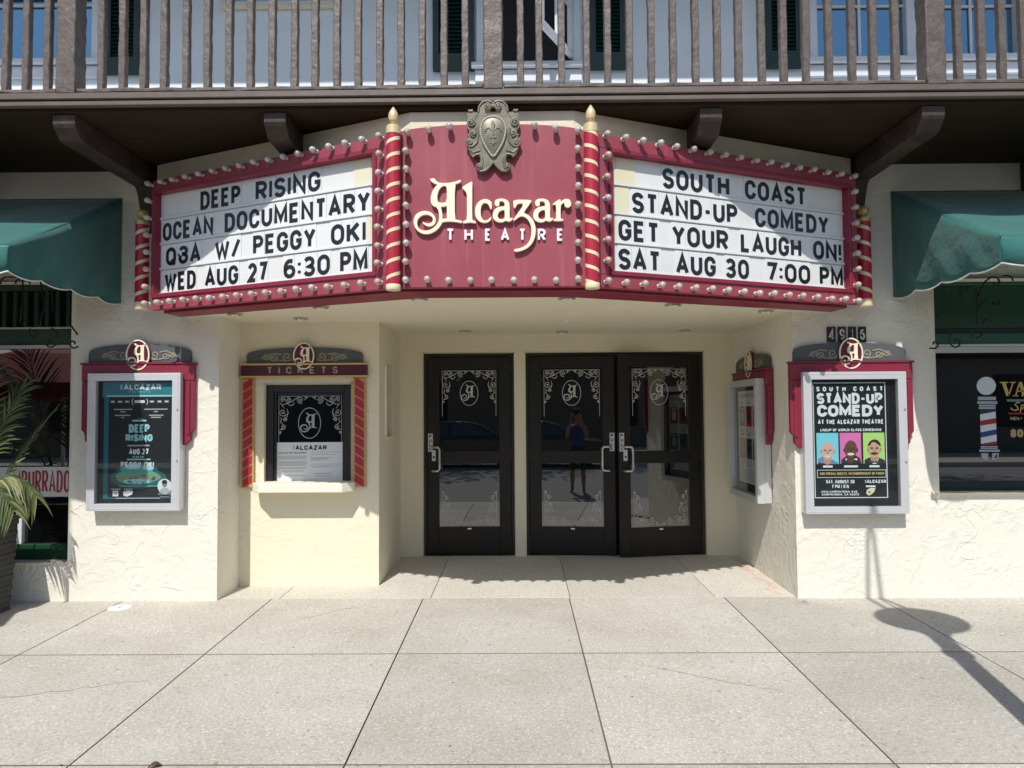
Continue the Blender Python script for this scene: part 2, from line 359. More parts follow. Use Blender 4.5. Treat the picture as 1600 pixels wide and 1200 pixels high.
# ------------------------------------------------------------------ block lettering
_P = [(0, 0), (0, 1), (.5, 1)] + arc(.5, .735, .5, .265, 90, -90) + [(0, .47)]
GL = {
 'A': (1.05, [[(0, 0), (.5, 1), (1, 0)], [(.2, .3), (.8, .3)]]),
 'B': (.9, [[(0, 0), (0, 1), (.45, 1)] + arc(.45, .76, .45, .24, 90, -90) + [(0, .52)], [(.45, .52)] + arc(.5, .26, .5, .26, 90, -90) + [(0, 0)]]),
 'C': (.92, [arc(.5, .68, .5, .32, 0, 180) + arc(.5, .32, .5, .32, 180, 360)]),
 'D': (.95, [[(0, 0), (0, 1), (.42, 1)] + arc(.42, .62, .58, .38, 90, 0) + arc(.42, .38, .58, .38, 0, -90) + [(0, 0)]]),
 'E': (.8, [[(1, 1), (0, 1), (0, 0), (1, 0)], [(0, .52), (.85, .52)]]),
 'F': (.78, [[(1, 1), (0, 1), (0, 0)], [(0, .52), (.85, .52)]]),
 'G': (.95, [arc(.5, .68, .5, .32, 5, 180) + arc(.5, .32, .5, .32, 180, 360) + [(1, .46), (.55, .46)]]),
 'H': (.95, [[(0, 0), (0, 1)], [(1, 0), (1, 1)], [(0, .52), (1, .52)]]),
 'I': (.0, [[(.5, 0), (.5, 1)]]),
 'J': (.8, [[(1, 1), (1, .3)] + arc(.5, .3, .5, .3, 0, -180)]),
 'K': (.95, [[(0, 0), (0, 1)], [(1, 1), (.05, .42)], [(.36, .6), (1, 0)]]),
 'L': (.75, [[(0, 1), (0, 0), (1, 0)]]),
 'M': (1.2, [[(0, 0), (0, 1), (.5, .2), (1, 1), (1, 0)]]),
 'N': (1.0, [[(0, 0), (0, 1), (1, 0), (1, 1)]]),
 'O': (.98, [arc(.5, .66, .5, .34, 0, 180) + arc(.5, .34, .5, .34, 180, 360) + [(1, .66)]]),
 'P': (.88, [_P]), 'Q': (1.0, [arc(.5, .66, .5, .34, 0, 180) + arc(.5, .34, .5, .34, 180, 360) + [(1, .66)], [(.55, .25), (1.02, -.06)]]),
 'R': (.92, [_P, [(.45, .47), (1, 0)]]),
 'S': (.88, [arc(.5, .745, .5, .255, 15, 270, 13) + arc(.5, .25, .5, .25, 90, -165, 13)]),
 'T': (.88, [[(0, 1), (1, 1)], [(.5, 1), (.5, 0)]]),
 'U': (.95, [[(0, 1), (0, .32)] + arc(.5, .32, .5, .32, 180, 360) + [(1, 1)]]),
 'V': (1.0, [[(0, 1), (.5, 0), (1, 1)]]), 'W': (1.45, [[(0, 1), (.26, 0), (.5, .8), (.74, 0), (1, 1)]]),
 'X': (.95, [[(0, 0), (1, 1)], [(0, 1), (1, 0)]]), 'Y': (.98, [[(0, 1), (.5, .45), (1, 1)], [(.5, .5), (.5, 0)]]),
 'Z': (.88, [[(0, 1), (1, 1), (0, 0), (1, 0)]]),
 '0': (.9, [arc(.5, .66, .5, .34, 0, 180) + arc(.5, .34, .5, .34, 180, 360) + [(1, .66)]]),
 '1': (.35, [[(.0, .78), (.7, 1), (.7, 0)]]),
 '2': (.85, [arc(.5, .70, .5, .30, 165, -25) + [(0, 0), (1, 0)]]),
 '3': (.85, [arc(.48, .75, .46, .25, 155, -90) + arc(.5, .25, .5, .25, 90, -160)]),
 '4': (.92, [[(.75, 0), (.75, 1), (0, .28), (1, .28)]]),
 '5': (.85, [[(.95, 1), (.1, 1), (.05, .55)] + arc(.48, .31, .52, .31, 115, -155)]),
 '6': (.88, [[(.85, .95)] + arc(.55, .55, .55, .42, 100, 180, 6) + arc(.5, .30, .5, .30, 180, 540, 16)]),
 '7': (.82, [[(0, 1), (1, 1), (.4, 0)]]),
 '8': (.88, [arc(.5, .755, .43, .245, -90, 270, 16), arc(.5, .26, .5, .26, 90, 450, 16)]),
 '9': (.88, [[(.15, .05)] + arc(.45, .45, .55, .42, -80, 0, 6) + arc(.5, .70, .5, .30, 0, 360, 16)]),
 '-': (.45, [[(0, .45), (1, .45)]]), '!': (.0, [[(.5, 1), (.5, .3)], [(.5, .13), (.5, -.02)]]),
 ':': (.0, [[(.5, .78), (.5, .62)], [(.5, .3), (.5, .14)]]), '.': (.0, [[(.5, .1), (.5, -.06)]]), ',': (.0, [[(.5, .1), (.3, -.15)]]),
 '/': (.75, [[(0, -.02), (1, 1.02)]]), '|': (.0, [[(.5, -.1), (.5, 1.1)]]),
 '$': (.85, [arc(.5, .745, .5, .235, 15, 270, 13) + arc(.5, .27, .5, .235, 90, -165, 13), [(.5, -.08), (.5, 1.08)]]),
 '&': (1.0, [arc(.55, .77, .42, .23, 160, -90) + arc(.55, .28, .45, .27, 90, -200, 14) + [(.05, .42), (.3, .05)]]),
 "'": (.0, [[(.5, 1), (.5, .75)]]),
}
def text(mb, s, f, x0, x1, y0, h, t, c0, c1, m=0, gap=0.22, cond=None, center=False):
    """block letters of cap height h and stroke t, filling x0..x1 (or, with cond, set at that letter width and centred)"""
    base = 0.62 * h
    ws = [(GL[c][0] * base + t) if c != ' ' else base * 0.55 for c in s]
    tot = sum(ws) + gap * h * 0.5 * (len(s) - 1)
    k = (x1 - x0) / tot if tot else 1
    if cond: k = min(k, cond)
    x = x0 + ((x1 - x0) - tot * k) * (0.5 if center or cond else 0)
    for n, c in enumerate(s):
        wd = ws[n] * k
        if c != ' ':
            tt = min(t, wd * 0.9) if GL[c][0] < .1 else min(t, wd * 0.42)
            for q, st in enumerate(GL[c][1]):
                pts = [(x + tt / 2 + a * (wd - tt), y0 + tt * 0.5 + b * (h - tt)) for a, b in st]
                mb.ribbon(pts, tt, f, c0, c1 + 0.0003 * q + 0.00007 * (n % 2), m)
        x += wd + gap * h * 0.5 * k

# ------------------------------------------------------------------ the ornamental capital and the name, traced as outlines
A_OUT = [(360,95),(385,112),(400,92),(420,105),(440,92),(455,115),(490,155),(545,180),(620,182),(700,178),(780,165),(850,145),(905,122),(920,140),(905,165),(860,185),(806,205),(806,820),(850,840),(940,858),(930,895),(860,880),(780,870),(700,865),(600,875),(580,885),(560,930),(520,985),(450,1045),(370,1085),(290,1095),(210,1080),(140,1035),(95,975),(70,900),(72,830),(95,765),(145,715),(210,685),(280,678),(350,690),(410,725),(450,775),(468,835),(455,895),(420,935),(360,955),(300,945),(250,915),(225,880),(245,875),(290,900),(340,908),(390,890),(415,855),(415,810),(390,775),(345,750),(290,742),(230,752),(180,785),(145,830),(130,890),(140,950),(175,1000),(230,1025),(300,1032),(370,1015),(440,970),(490,915),(520,860),(530,790),(522,710),(505,650),(475,605),(440,598),(400,570),(380,525),(375,460),(385,390),(410,320),(450,260),(500,205),(470,198),(430,185),(385,150),(365,115)]
A_H1 = [(665,265),(645,235),(610,228),(570,245),(530,290),(505,350),(492,420),(495,490),(520,525),(560,535),(665,525)]
A_H2 = [(557,608),(665,592),(665,815),(582,820),(584,740),(572,670)]
L_OUT = [(1115,150),(1120,165),(1115,825),(1140,850),(1185,870),(1180,900),(1130,888),(1060,885),(1000,895),(955,900),(950,865),(1000,850),(1025,820),(1025,420),(1015,360),(985,310),(925,265),(1000,215),(1060,180)]
C_OUT = [(1465,640),(1440,650),(1425,600),(1400,555),(1360,535),(1320,540),(1285,575),(1270,640),(1268,720),(1280,790),(1310,840),(1350,855),(1400,840),(1455,780),(1462,815),(1440,850),(1400,880),(1340,892),(1270,880),(1210,835),(1175,770),(1165,690),(1175,610),(1210,540),(1265,490),(1340,465),(1400,475),(1450,505),(1468,540)]
a_OUT = [(145,300),(160,260),(210,235),(280,230),(350,245),(395,280),(415,340),(415,560),(425,585),(465,570),(470,595),(440,630),(395,645),(345,620),(300,650),(240,655),(180,640),(130,600),(110,540),(120,470),(160,410),(220,380),(290,370),(325,365),(325,310),(300,280),(250,275),(225,295),(235,320),(225,355),(190,372),(155,350)]
a_H = [(325,430),(285,435),(235,455),(205,500),(200,550),(225,590),(270,605),(315,590),(328,560)]
z_OUT = [(480,250),(805,255),(800,290),(660,480),(700,500),(760,535),(820,595),(860,670),(880,760),(880,850),(860,950),(810,1040),(740,1110),(660,1150),(580,1175),(510,1180),(490,1160),(500,1135),(570,1125),(650,1100),(720,1055),(770,990),(795,910),(805,820),(800,740),(780,670),(740,600),(690,560),(640,545),(590,555),(530,600),(485,630),(480,600),(520,555),(680,320),(570,318),(545,340),(515,395),(490,400),(480,340)]
r_OUT = [(1180,330),(1230,290),(1320,235),(1325,290),(1370,255),(1420,235),(1480,245),(1510,290),(1515,340),(1490,385),(1440,395),(1400,370),(1390,330),(1400,300),(1360,320),(1325,350),(1325,570),(1335,590),(1375,600),(1370,632),(1195,632),(1200,600),(1240,590),(1245,560),(1245,350),(1225,335),(1185,345)]
def glyph_A(cx, cy, h):
    """the capital A scaled to height h about (cx, cy): list of outlines"""
    k = h / 1003.0
    return [[(cx + (x - 505) * k, cy - (y - 593) * k) for x, y in p] for p in (smooth_poly(A_OUT), smooth_poly(A_H1), A_H2)]
exec_later = []

# ------------------------------------------------------------------ ground
YW, YB, YD = 5.9, 6.36, 7.54            # street wall, ticket booth face, door wall
XL, XB, XR = -2.50, -1.25, 2.28         # alcove corner, booth corner, right corner
ZC, ZS = 2.34, 3.57                     # entrance ceiling, balcony soffit
def gz(Y): return -0.02 - 0.02 * (5.95 - Y) if Y < 5.95 else -0.02 + 0.02 * (Y - 5.95) / 1.59

def ground_slab(mb, x0, x1, y0, y1, g=0.005, m=0, t=0.012, gy=None):
    if gy: y0 += gy - g; y1 -= gy - g
    z = lambda x, y: gz(y)
    i = len(mb.v); e = 0.002
    for (x, y, dz) in ((x0 + g, y0 + g, -t), (x1 - g, y0 + g, -t), (x1 - g, y1 - g, -t), (x0 + g, y1 - g, -t),
                       (x0 + g, y0 + g, -e), (x1 - g, y0 + g, -e), (x1 - g, y1 - g, -e), (x0 + g, y1 - g, -e),
                       (x0 + g + e, y0 + g + e, 0), (x1 - g - e, y0 + g + e, 0), (x1 - g - e, y1 - g - e, 0), (x0 + g + e, y1 - g - e, 0)):
        mb.v.append(Vector((x, y, z(x, y) + dz)))
    mb.face((i + 8, i + 9, i + 10, i + 11), m)
    for lo, hi in ((0, 4), (4, 8)):
        for k in range(4):
            j = (k + 1) % 4; mb.face((i + lo + k, i + lo + j, i + hi + j, i + hi + k), m + (1 if gy else 0))
xs = [-12, -8.2] + [-5.72, -3.62 + 0, ] + [] 
# longitudinal joints read from the photograph, transverse joints likewise
XJ = [-12, -9.4, -8.15, -6.9, -5.65, -4.42, X(175, 5.75, 954), -2.06, -0.80, 0.41, 1.69, 2.94, 4.2, 5.45, 6.7, 7.95, 9.2, 12]
YK = 2.55
YJ = [YK, 3.284, 4.677, 5.955]
mb = MB()
for a in range(len(XJ) - 1):
    for b in range(len(YJ) - 1): ground_slab(mb, XJ[a], XJ[a + 1], YJ[b], YJ[b + 1], g=0.0028, gy=0.0045)
structure('sidewalk', mb, [M_WALK, M_JOINT])
mb = MB()
i = 0
for y in (YK - .02, 5.95):
    for x in (-12, 12): mb.v.append(Vector((x, y, gz(y) - 0.011)))
mb.face((0, 1, 3, 2)); structure('sidewalk_joints', mb, M_JOINT)
mb = MB()
EX = [XL - 0.3, -2.0, -0.74, 0.42, 1.62, XR + 0.25]
for a in range(len(EX) - 1): ground_slab(mb, EX[a], EX[a + 1], 5.955, 7.62, g=0.0025)
structure('entry_floor', mb, M_ENTRY)
mb = MB(); mb.box(-12, 12, YK - .16, YK, -0.33, gz(YK) - 0.004); structure('kerb', mb, M_ENTRY, bevel=(0.02, 2))
mb = MB(); mb.quad((-40, -40, -0.25), (40, -40, -0.25), (40, YK - .05, -0.25), (-40, YK - .05, -0.25)); structure('road', mb, M_ASPHALT)
mb = MB(); mb.box(-40, 40, -14.2, -9.6, -0.30, -0.11); structure('far_sidewalk', mb, M_WALK)
mb = MB(); mb.quad((-150, -150, -0.36), (150, -150, -0.36), (150, 150, -0.36), (-150, 150, -0.36)); structure('ground', mb, M_ASPHALT)

# ------------------------------------------------------------------ the building
B = thing('theatre_building', (0, YW, 0), 'cream stucco theatre building with recessed entrance, dark glass doors and timber balcony', 'building')

def wall_path(mb, pts, z0, z1, openings=(), reveal=0.13, m=0):
    for k in range(len(pts) - 1):
        p, q = Vector((*pts[k], 0)), Vector((*pts[k + 1], 0)); L = (q - p).length; d = (q - p) / L
        nrm = d.cross(Vector((0, 0, 1)))
        ops = [o for o in openings if o[0] == k]
        ss = sorted({0, L, *[v for o in ops for v in (o[1], o[2])]}); zz = sorted({z0, z1, *[v for o in ops for v in (o[3], o[4])]})
        P = lambda s, z, c=0: p + d * s + Vector((0, 0, z)) - nrm * c
        for a in range(len(ss) - 1):
            for b in range(len(zz) - 1):
                if any(o[1] - 1e-6 <= ss[a] and ss[a + 1] <= o[2] + 1e-6 and o[3] - 1e-6 <= zz[b] and zz[b + 1] <= o[4] + 1e-6 for o in ops): continue
                mb.quad(P(ss[a], zz[b]), P(ss[a + 1], zz[b]), P(ss[a + 1], zz[b + 1]), P(ss[a], zz[b + 1]), m)
        for o in ops:
            _, a, b, lo, hi = o
            mb.quad(P(a, lo), P(a, hi), P(a, hi, reveal), P(a, lo, reveal), m); mb.quad(P(b, hi), P(b, lo), P(b, lo, reveal), P(b, hi, reveal), m)
            mb.quad(P(b, lo), P(a, lo), P(a, lo, reveal), P(b, lo, reveal), m); mb.quad(P(a, hi), P(b, hi), P(b, hi, reveal), P(a, hi, reveal), m)

# openings
WLX = X(112, YW, 700); WLB, WLT = Z(878, YW, 100), Z(441, YW, 100)
WRX = X(1458, YW, 620); WRB, WRT = Z(769, YW, 1530), Z(437, YW, 1530)
mb = MB(); wall_path(mb, [(-9, YW), (XL, YW), (XL, YB + 0.02)], -0.3, ZS + 0.03, [(0, 9 + WLX - 3.4, 9 + WLX, WLB, WLT)], 0.16)
mb.build('front_wall', M_STUCCO, B, bevel=(0.03, 5), weld=True)
mb = MB(); wall_path(mb, [(XR + 0.01, YD + 0.03), (XR, YW), (9, YW)], -0.3, ZS + 0.03, [(1, WRX - XR, WRX - XR + 3.2, WRB, WRT)], 0.16)
mb.build('front_wall', M_STUCCO, B, bevel=(0.05, 7), weld=True)
# booth: face with the ticket window opening, side with the slit window
TWX0, TWX1 = X(414, YB, 680), X(549, YB, 680); TWB, TWT = Z(757, YB, 480), Z(601, YB, 480)
mb = MB(); wall_path(mb, [(XL - 0.03, YB), (XB, YB), (XB, YD + 0.03)], -0.3, ZC,
    [(0, TWX0 - XL + 0.03, TWX1 - XL + 0.03, TWB, TWT), (1, 0.28, 0.62, Z(682, 6.75, 610), Z(571, 6.75, 610))], 0.10)
mb.build('booth_wall', M_STUCCO_S, B, bevel=(0.02, 4), weld=True)
DX = [X(662, YD, 700), X(804, YD, 700), X(822, YD, 700), X(1101, YD, 700)]; DT = Z(551, YD, 880)
mb = MB(); wall_path(mb, [(XB - 0.03, YD), (XR + 0.03, YD)], -0.3, ZC,
    [(0, DX[0] - XB + 0.03, DX[1] - XB + 0.03, 0.004, DT), (0, DX[2] - XB + 0.03, DX[3] - XB + 0.03, 0.004, DT)], 0.08)
mb.build('entry_wall', M_STUCCO_S, B, bevel=(0.012, 3), weld=True)
mb = MB(); mb.quad((XL - 0.02, YW + 0.002, ZC), (XR + 0.02, YW + 0.002, ZC), (XR + 0.02, YW + 0.002, ZS), (XL - 0.02, YW + 0.002, ZS))
mb.build('lintel_wall', M_STUCCO, B)
# dark rooms behind the openings
mb = MB()
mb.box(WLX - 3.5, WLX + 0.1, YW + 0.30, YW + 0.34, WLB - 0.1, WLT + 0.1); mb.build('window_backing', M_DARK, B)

# upper storey
UW = [(1265, 1424, -40, 96), (1442, 1596, -40, 92), (-230, 156, -40, 100), (746, 905, -40, 104), (353, 520, -40, 6)]
ops = []
for (a, b, t, l) in UW:
    ops.append((0, X(a, YW, 60) + 9, X(b, YW, 60) + 9, Z(l, YW, (a + b) / 2), 5.35))
mb = MB(); wall_path(mb, [(-9, YW), (9, YW)], ZS + 0.06, 6.3, ops, 0.10); mb.build('upper_wall', M_UPPER, B, weld=True)
for k, o in enumerate(ops):
    a, b, lo, hi = o[1] - 9, o[2] - 9, o[3], o[4]
    mb = MB(); fw = 0.055
    y0, y1 = YW - 0.035, YW + 0.05
    if k != 4:
        mb.box(a - 0.01, a + fw, y0, y1, lo, hi); mb.box(b - fw, b + 0.01, y0, y1, lo, hi); mb.box(a + fw, b - fw, y0, y1, hi - fw, hi); mb.box(a + fw, b - fw, y0, y1, lo, lo + 0.035)
        mb.box(a - 0.05, b + 0.05, YW - 0.075, YW - 0.036, lo - 0.035, lo + 0.012); mb.box(a - 0.02, b + 0.02, YW - 0.03, YW - 0.001, lo - 0.14, lo - 0.036)
        win = mb.build('window', M_WTRIM, B, bevel=(0.006, 1))
    else:
        mb.box(a - 0.04, b + 0.04, YW - 0.05, YW - 0.001, lo - 0.05, lo)
        mb.box(a, a + .04, y0, y1, lo, hi); mb.box(b - .04, b, y0, y1, lo, hi)
        win = mb.build('window', M_STUCCO_S, B, bevel=(0.006, 1))
    g = MB()
    if k == 3:
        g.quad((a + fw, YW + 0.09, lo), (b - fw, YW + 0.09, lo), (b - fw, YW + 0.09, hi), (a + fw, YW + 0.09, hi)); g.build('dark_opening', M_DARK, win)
        # the open casement sash, hinged on the right jamb and swung out towards the rail
        hx, hy = b - fw - 0.01, YW - 0.03; ang = R(62); wd = 0.62
        fr = F((hx - wd * math.cos(ang), hy - wd * math.sin(ang), lo + 0.045), (math.cos(ang), math.sin(ang), 0))
        s = MB(); hh = hi - lo - 0.1
        s.fbox(fr, 0, wd, 0, .055, -.02, .02); s.fbox(fr, 0, wd, hh - .055, hh, -.02, .02); s.fbox(fr, 0, .055, .055, hh - .055, -.02, .02); s.fbox(fr, wd - .055, wd, .055, hh - .055, -.02, .02)
        s.fbox(fr, wd * .5 - .01, wd * .5 + .01, .055, hh - .055, -.012, .012); s.fbox(fr, .055, wd - .055, .42, .44, -.011, .011)
        sash = s.build('casement_sash', M_WTRIM, win, bevel=(0.005, 1))
    else:
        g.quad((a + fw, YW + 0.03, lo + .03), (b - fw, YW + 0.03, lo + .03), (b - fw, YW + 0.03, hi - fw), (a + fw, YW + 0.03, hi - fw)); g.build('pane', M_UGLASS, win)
        if k in (0, 1, 2):
            q = MB(); zz_ = Z(11, YW + 0.02, (UW[k][0] + UW[k][1]) / 2)
            q.box(a + fw, b - fw, YW + 0.008, YW + 0.024, zz_ - .010, zz_ + .010)
            q.box((a + b) / 2 - .011, (a + b) / 2 + .011, YW + 0.012, YW + 0.027, lo + .035, hi - fw)
            q.build('glazing_bar', M_WTRIM, win)
for (a, b, y) in ((168, 222, 118), (677, 741, 112.5), (921, 977, 110.5), (1194, 1250, 108.5)):
    x0, x1 = X(a, YW, 60), X(b, YW, 60); z0 = Z(y, YW, (a + b) / 2); z1 = 5.35; mb = MB(); y0, y1 = YW - 0.045, YW - 0.004
    mb.box(x0, x0 + .05, y0, y1, z0, z1); mb.box(x1 - .05, x1, y0, y1, z0, z1); mb.box(x0 + .05, x1 - .05, y0, y1, z0, z0 + .14)
    mb.box(x0 + .05, x1 - .05, y0, y1, z1 - .1, z1); mb.box(x0 + .05, x1 - .05, YW - .014, YW - .004, z0 + .14, z1 - .1)
    z = z0 + .155
    while z < z1 - .12:
        i = len(mb.v)
        mb.v += [Vector((x0 + .05, YW - .040, z)), Vector((x1 - .05, YW - .040, z)), Vector((x1 - .05, YW - .018, z + .026)), Vector((x0 + .05, YW - .018, z + .026))]
        mb.v += [v + Vector((0, 0.004, 0.009)) for v in mb.v[i:i + 4]]
        mb.face((i, i + 1, i + 2, i + 3)); mb.face((i + 7, i + 6, i + 5, i + 4)); mb.face((i + 4, i + 5, i + 1, i)); z += .034
    mb.build('shutter', M_SHUTTER, B)
# balcony roof that shades the upper wall
mb = MB(); mb.box(-9, 9, 4.72, 6.4, 5.78, 5.92); mb.build('roof', M_SOFFIT, B)

# ------------------------------------------------------------------ balcony
YF = 4.665
mb = MB()
z1, z2, z3 = Z(158, YF), Z(149.2, YF), Z(138.5, YF)
mb.box(-9, 9, YF, YF + 0.045, z1, z2 - 0.004, 0); mb.box(-9, 9, YF - 0.012, YF + 0.045, z2 + 0.003, z3, 0)
bal = mb.build('balcony', M_TIMBER_S, B, bevel=(0.005, 1))
mb = MB(); mb.box(-9, 9, YF + 0.05, YW - 0.006, ZS + 0.045, ZS + 0.10); mb.build('deck', mat('deck_bounce_grey', (.46, .49, .52), .7, var=(4, .5, (.36, .38, .40))), bal)  # unseen deck, made pale grey to bounce cool light onto the upper wall
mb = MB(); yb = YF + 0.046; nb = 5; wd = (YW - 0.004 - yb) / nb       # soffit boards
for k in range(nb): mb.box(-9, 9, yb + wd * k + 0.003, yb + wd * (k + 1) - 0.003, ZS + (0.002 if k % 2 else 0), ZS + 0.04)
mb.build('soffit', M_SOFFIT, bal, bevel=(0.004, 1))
def rough_bar(mb, x0, x1, y0, y1, z0, z1, n=14, j=0.003, m=0, lengthwise='z'):
    """a hand-hewn square bar: many short uneven stations"""
    i = len(mb.v)
    for k in range(n + 1):
        t = k / n
        for (a, b) in ((0, 0), (1, 0), (1, 1), (0, 1)):
            if lengthwise == 'z':
                mb.v.append(Vector((x0 + (x1 - x0) * a + rnd.uniform(-j, j), y0 + (y1 - y0) * b + rnd.uniform(-j, j), z0 + (z1 - z0) * t)))
            else:
                mb.v.append(Vector((x0 + (x1 - x0) * t, y0 + (y1 - y0) * a + rnd.uniform(-j, j), z0 + (z1 - z0) * b + rnd.uniform(-j, j))))
    for k in range(n):
        for q in range(4):
            a = i + 4 * k + q; b = i + 4 * k + (q + 1) % 4
            mb.face((a, b, b + 4, a + 4) if lengthwise == 'z' else (b, a, a + 4, b + 4), m)
    e = i + 4 * n
    mb.face((i + 3, i + 2, i + 1, i)); mb.face((e, e + 1, e + 2, e + 3))
POSTS = [(113, 27), (771, 30), (1453, 31)]
zr0, zr1 = Z(138.0, YF), Z(130.5, YF)
ztop = 4.62
px_posts = [X(p, YF + .06, 90) for p, _ in POSTS]; sp = px_posts[1] - px_posts[0]
allp = [px_posts[0] - sp] + px_posts + [px_posts[2] + sp]
for k, pxx in enumerate(allp):
    mb = MB(); rough_bar(mb, pxx - 0.064, pxx + 0.064, YF - 0.015, YF + 0.115, zr0 - 0.008, ztop + 0.1, 22, 0.004)
    mb.build('post', M_TIMBER, bal, smooth=40, bevel=(0.008, 2))
for k in range(len(allp) - 1):
    mb = MB(); rough_bar(mb, allp[k] + 0.068, allp[k + 1] - 0.068, YF + 0.0, YF + 0.085, zr0 + 0.002, zr1, 30, 0.004, lengthwise='x')
    mb.build('rail', M_TIMBER, bal, smooth=40, bevel=(0.008, 2))
    mb = MB(); rough_bar(mb, allp[k] + 0.068, allp[k + 1] - 0.068, YF - 0.01, YF + 0.095, ztop - 0.07, ztop, 30, 0.003, lengthwise='x')
    mb.build('rail', M_TIMBER, bal, smooth=40, bevel=(0.008, 2))
BPX = [-60, -27, 11, 43, 76, 160, 193, 226, 258, 292, 325, 359, 392, 426, 461, 493, 527, 560, 594, 627, 660, 694, 727, 813, 842, 877, 916, 949, 983, 1017,
       1051, 1086, 1120, 1153, 1189, 1223, 1258, 1294, 1330, 1363, 1398, 1496, 1532, 1564, 1598, 1632]
for p in BPX:
    x = X(p, YF + .04, 65); mb = MB(); rough_bar(mb, x - 0.023, x + 0.023, YF + 0.018, YF + 0.066, zr1 - 0.006, ztop - 0.075, 16, 0.0025)
    mb.build('baluster', M_TIMBER, bal, smooth=40, bevel=(0.005, 1))

# timber brackets under the balcony
def bracket(xc, yback, zk, wd=0.155, knee=0.13):
    prof = [(4.73, ZS - 0.004), (4.73, 3.50), (4.742, 3.478), (4.80, 3.418), (4.835, 3.408), (yback - knee, 3.40)]
    for t in range(1, 8):
        a = R(90 * t / 7); prof.append((yback - knee + knee * 0.92 * math.sin(a) * (0.55 + 0.45 * t / 7), 3.40 - (3.40 - zk) * (1 - math.cos(a))))
    prof += [(yback, zk), (yback, ZS - 0.004)]
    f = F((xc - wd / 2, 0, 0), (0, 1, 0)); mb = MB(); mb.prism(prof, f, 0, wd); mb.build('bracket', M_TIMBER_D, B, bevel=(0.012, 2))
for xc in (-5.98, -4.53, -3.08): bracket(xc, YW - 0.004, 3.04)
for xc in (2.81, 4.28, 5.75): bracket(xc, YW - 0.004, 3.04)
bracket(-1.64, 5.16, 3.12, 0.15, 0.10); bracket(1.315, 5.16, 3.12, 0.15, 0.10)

# cream header box behind the marquee, up to the soffit
MX0, MX1, MYF, MYO = -0.80, 0.467, 4.62, 5.53
MXL, MXR = -2.88, 2.66
hp = [(-2.95, YW - 0.004), (-2.95, 5.73), (-0.72, 4.75), (0.39, 4.75), (2.72, 5.73), (2.72, YW - 0.004)]
mb = MB(); f = F((0, 0, 0), (1, 0, 0), (0, 1, 0)); mb.prism(hp, f, 2.9, ZS - 0.006); mb.build('header_box', M_STUCCO_S, B)
# entrance ceiling with its downlights
cp = [(XL - 0.42, 5.93), (-0.70, 4.98), (0.37, 4.98), (XR + 0.42, 5.93), (XR + 0.06, 5.95), (XR + 0.06, YD + 0.02), (XB - 0.02, YD + 0.02), (XB - 0.02, YB + .02), (XL - .02, YB + 0.02), (XL - .02, 5.95)]
mb = MB(); mb.prism(cp, f, ZC, ZC + 0.04); ceil = mb.build('ceiling', M_STUCCO_S, B)
dl0 = None
for (px_, py_) in ((367, 490), (501, 479), (470, 497), (655, 465.5), (886, 464.5), (1052, 475), (1197, 485), (727, 517), (878, 518), (1069, 516)):
    d = ray(px_, py_); t = (ZC - CAM.z) / d.z; p = CAM + d * t
    if dl0 is None:
        mb = MB(); mb.lathe([(0.040, -0.002), (0.062, -0.003), (0.062, -0.012), (0.048, -0.014), (0.041, -0.004), (0.040, 0.0)], (0, 0, 0), 24, 0)
        mb.lathe([(0.0, -0.0045), (0.041, -0.0046), (0.041, -0.003), (0.0, -0.003)], (0, 0, 0), 20, 1)
        mb.ball((0, 0, -0.006), 0.02, 10, 2, (1, 1, .5))
        dl0 = mb.build('downlight', [M_STEEL, M_BLACK, M_BULBC], None, smooth=40); dl = dl0
    else:
        dl = dl0.copy(); COL.objects.link(dl)
    dl.parent = ceil; dl.location = Vector((p.x, p.y, ZC)) - world_loc(ceil)
d = ray(885, 500.5); p = CAM + d * ((ZC - CAM.z) / d.z)
mb = MB(); mb.lathe([(0.035, 0), (0.035, -0.006), (0.015, -0.012), (0.012, -0.03), (0.0, -0.03)], (p.x, p.y, ZC), 16); mb.build('sprinkler_head', M_WTRIM, ceil, smooth=40)

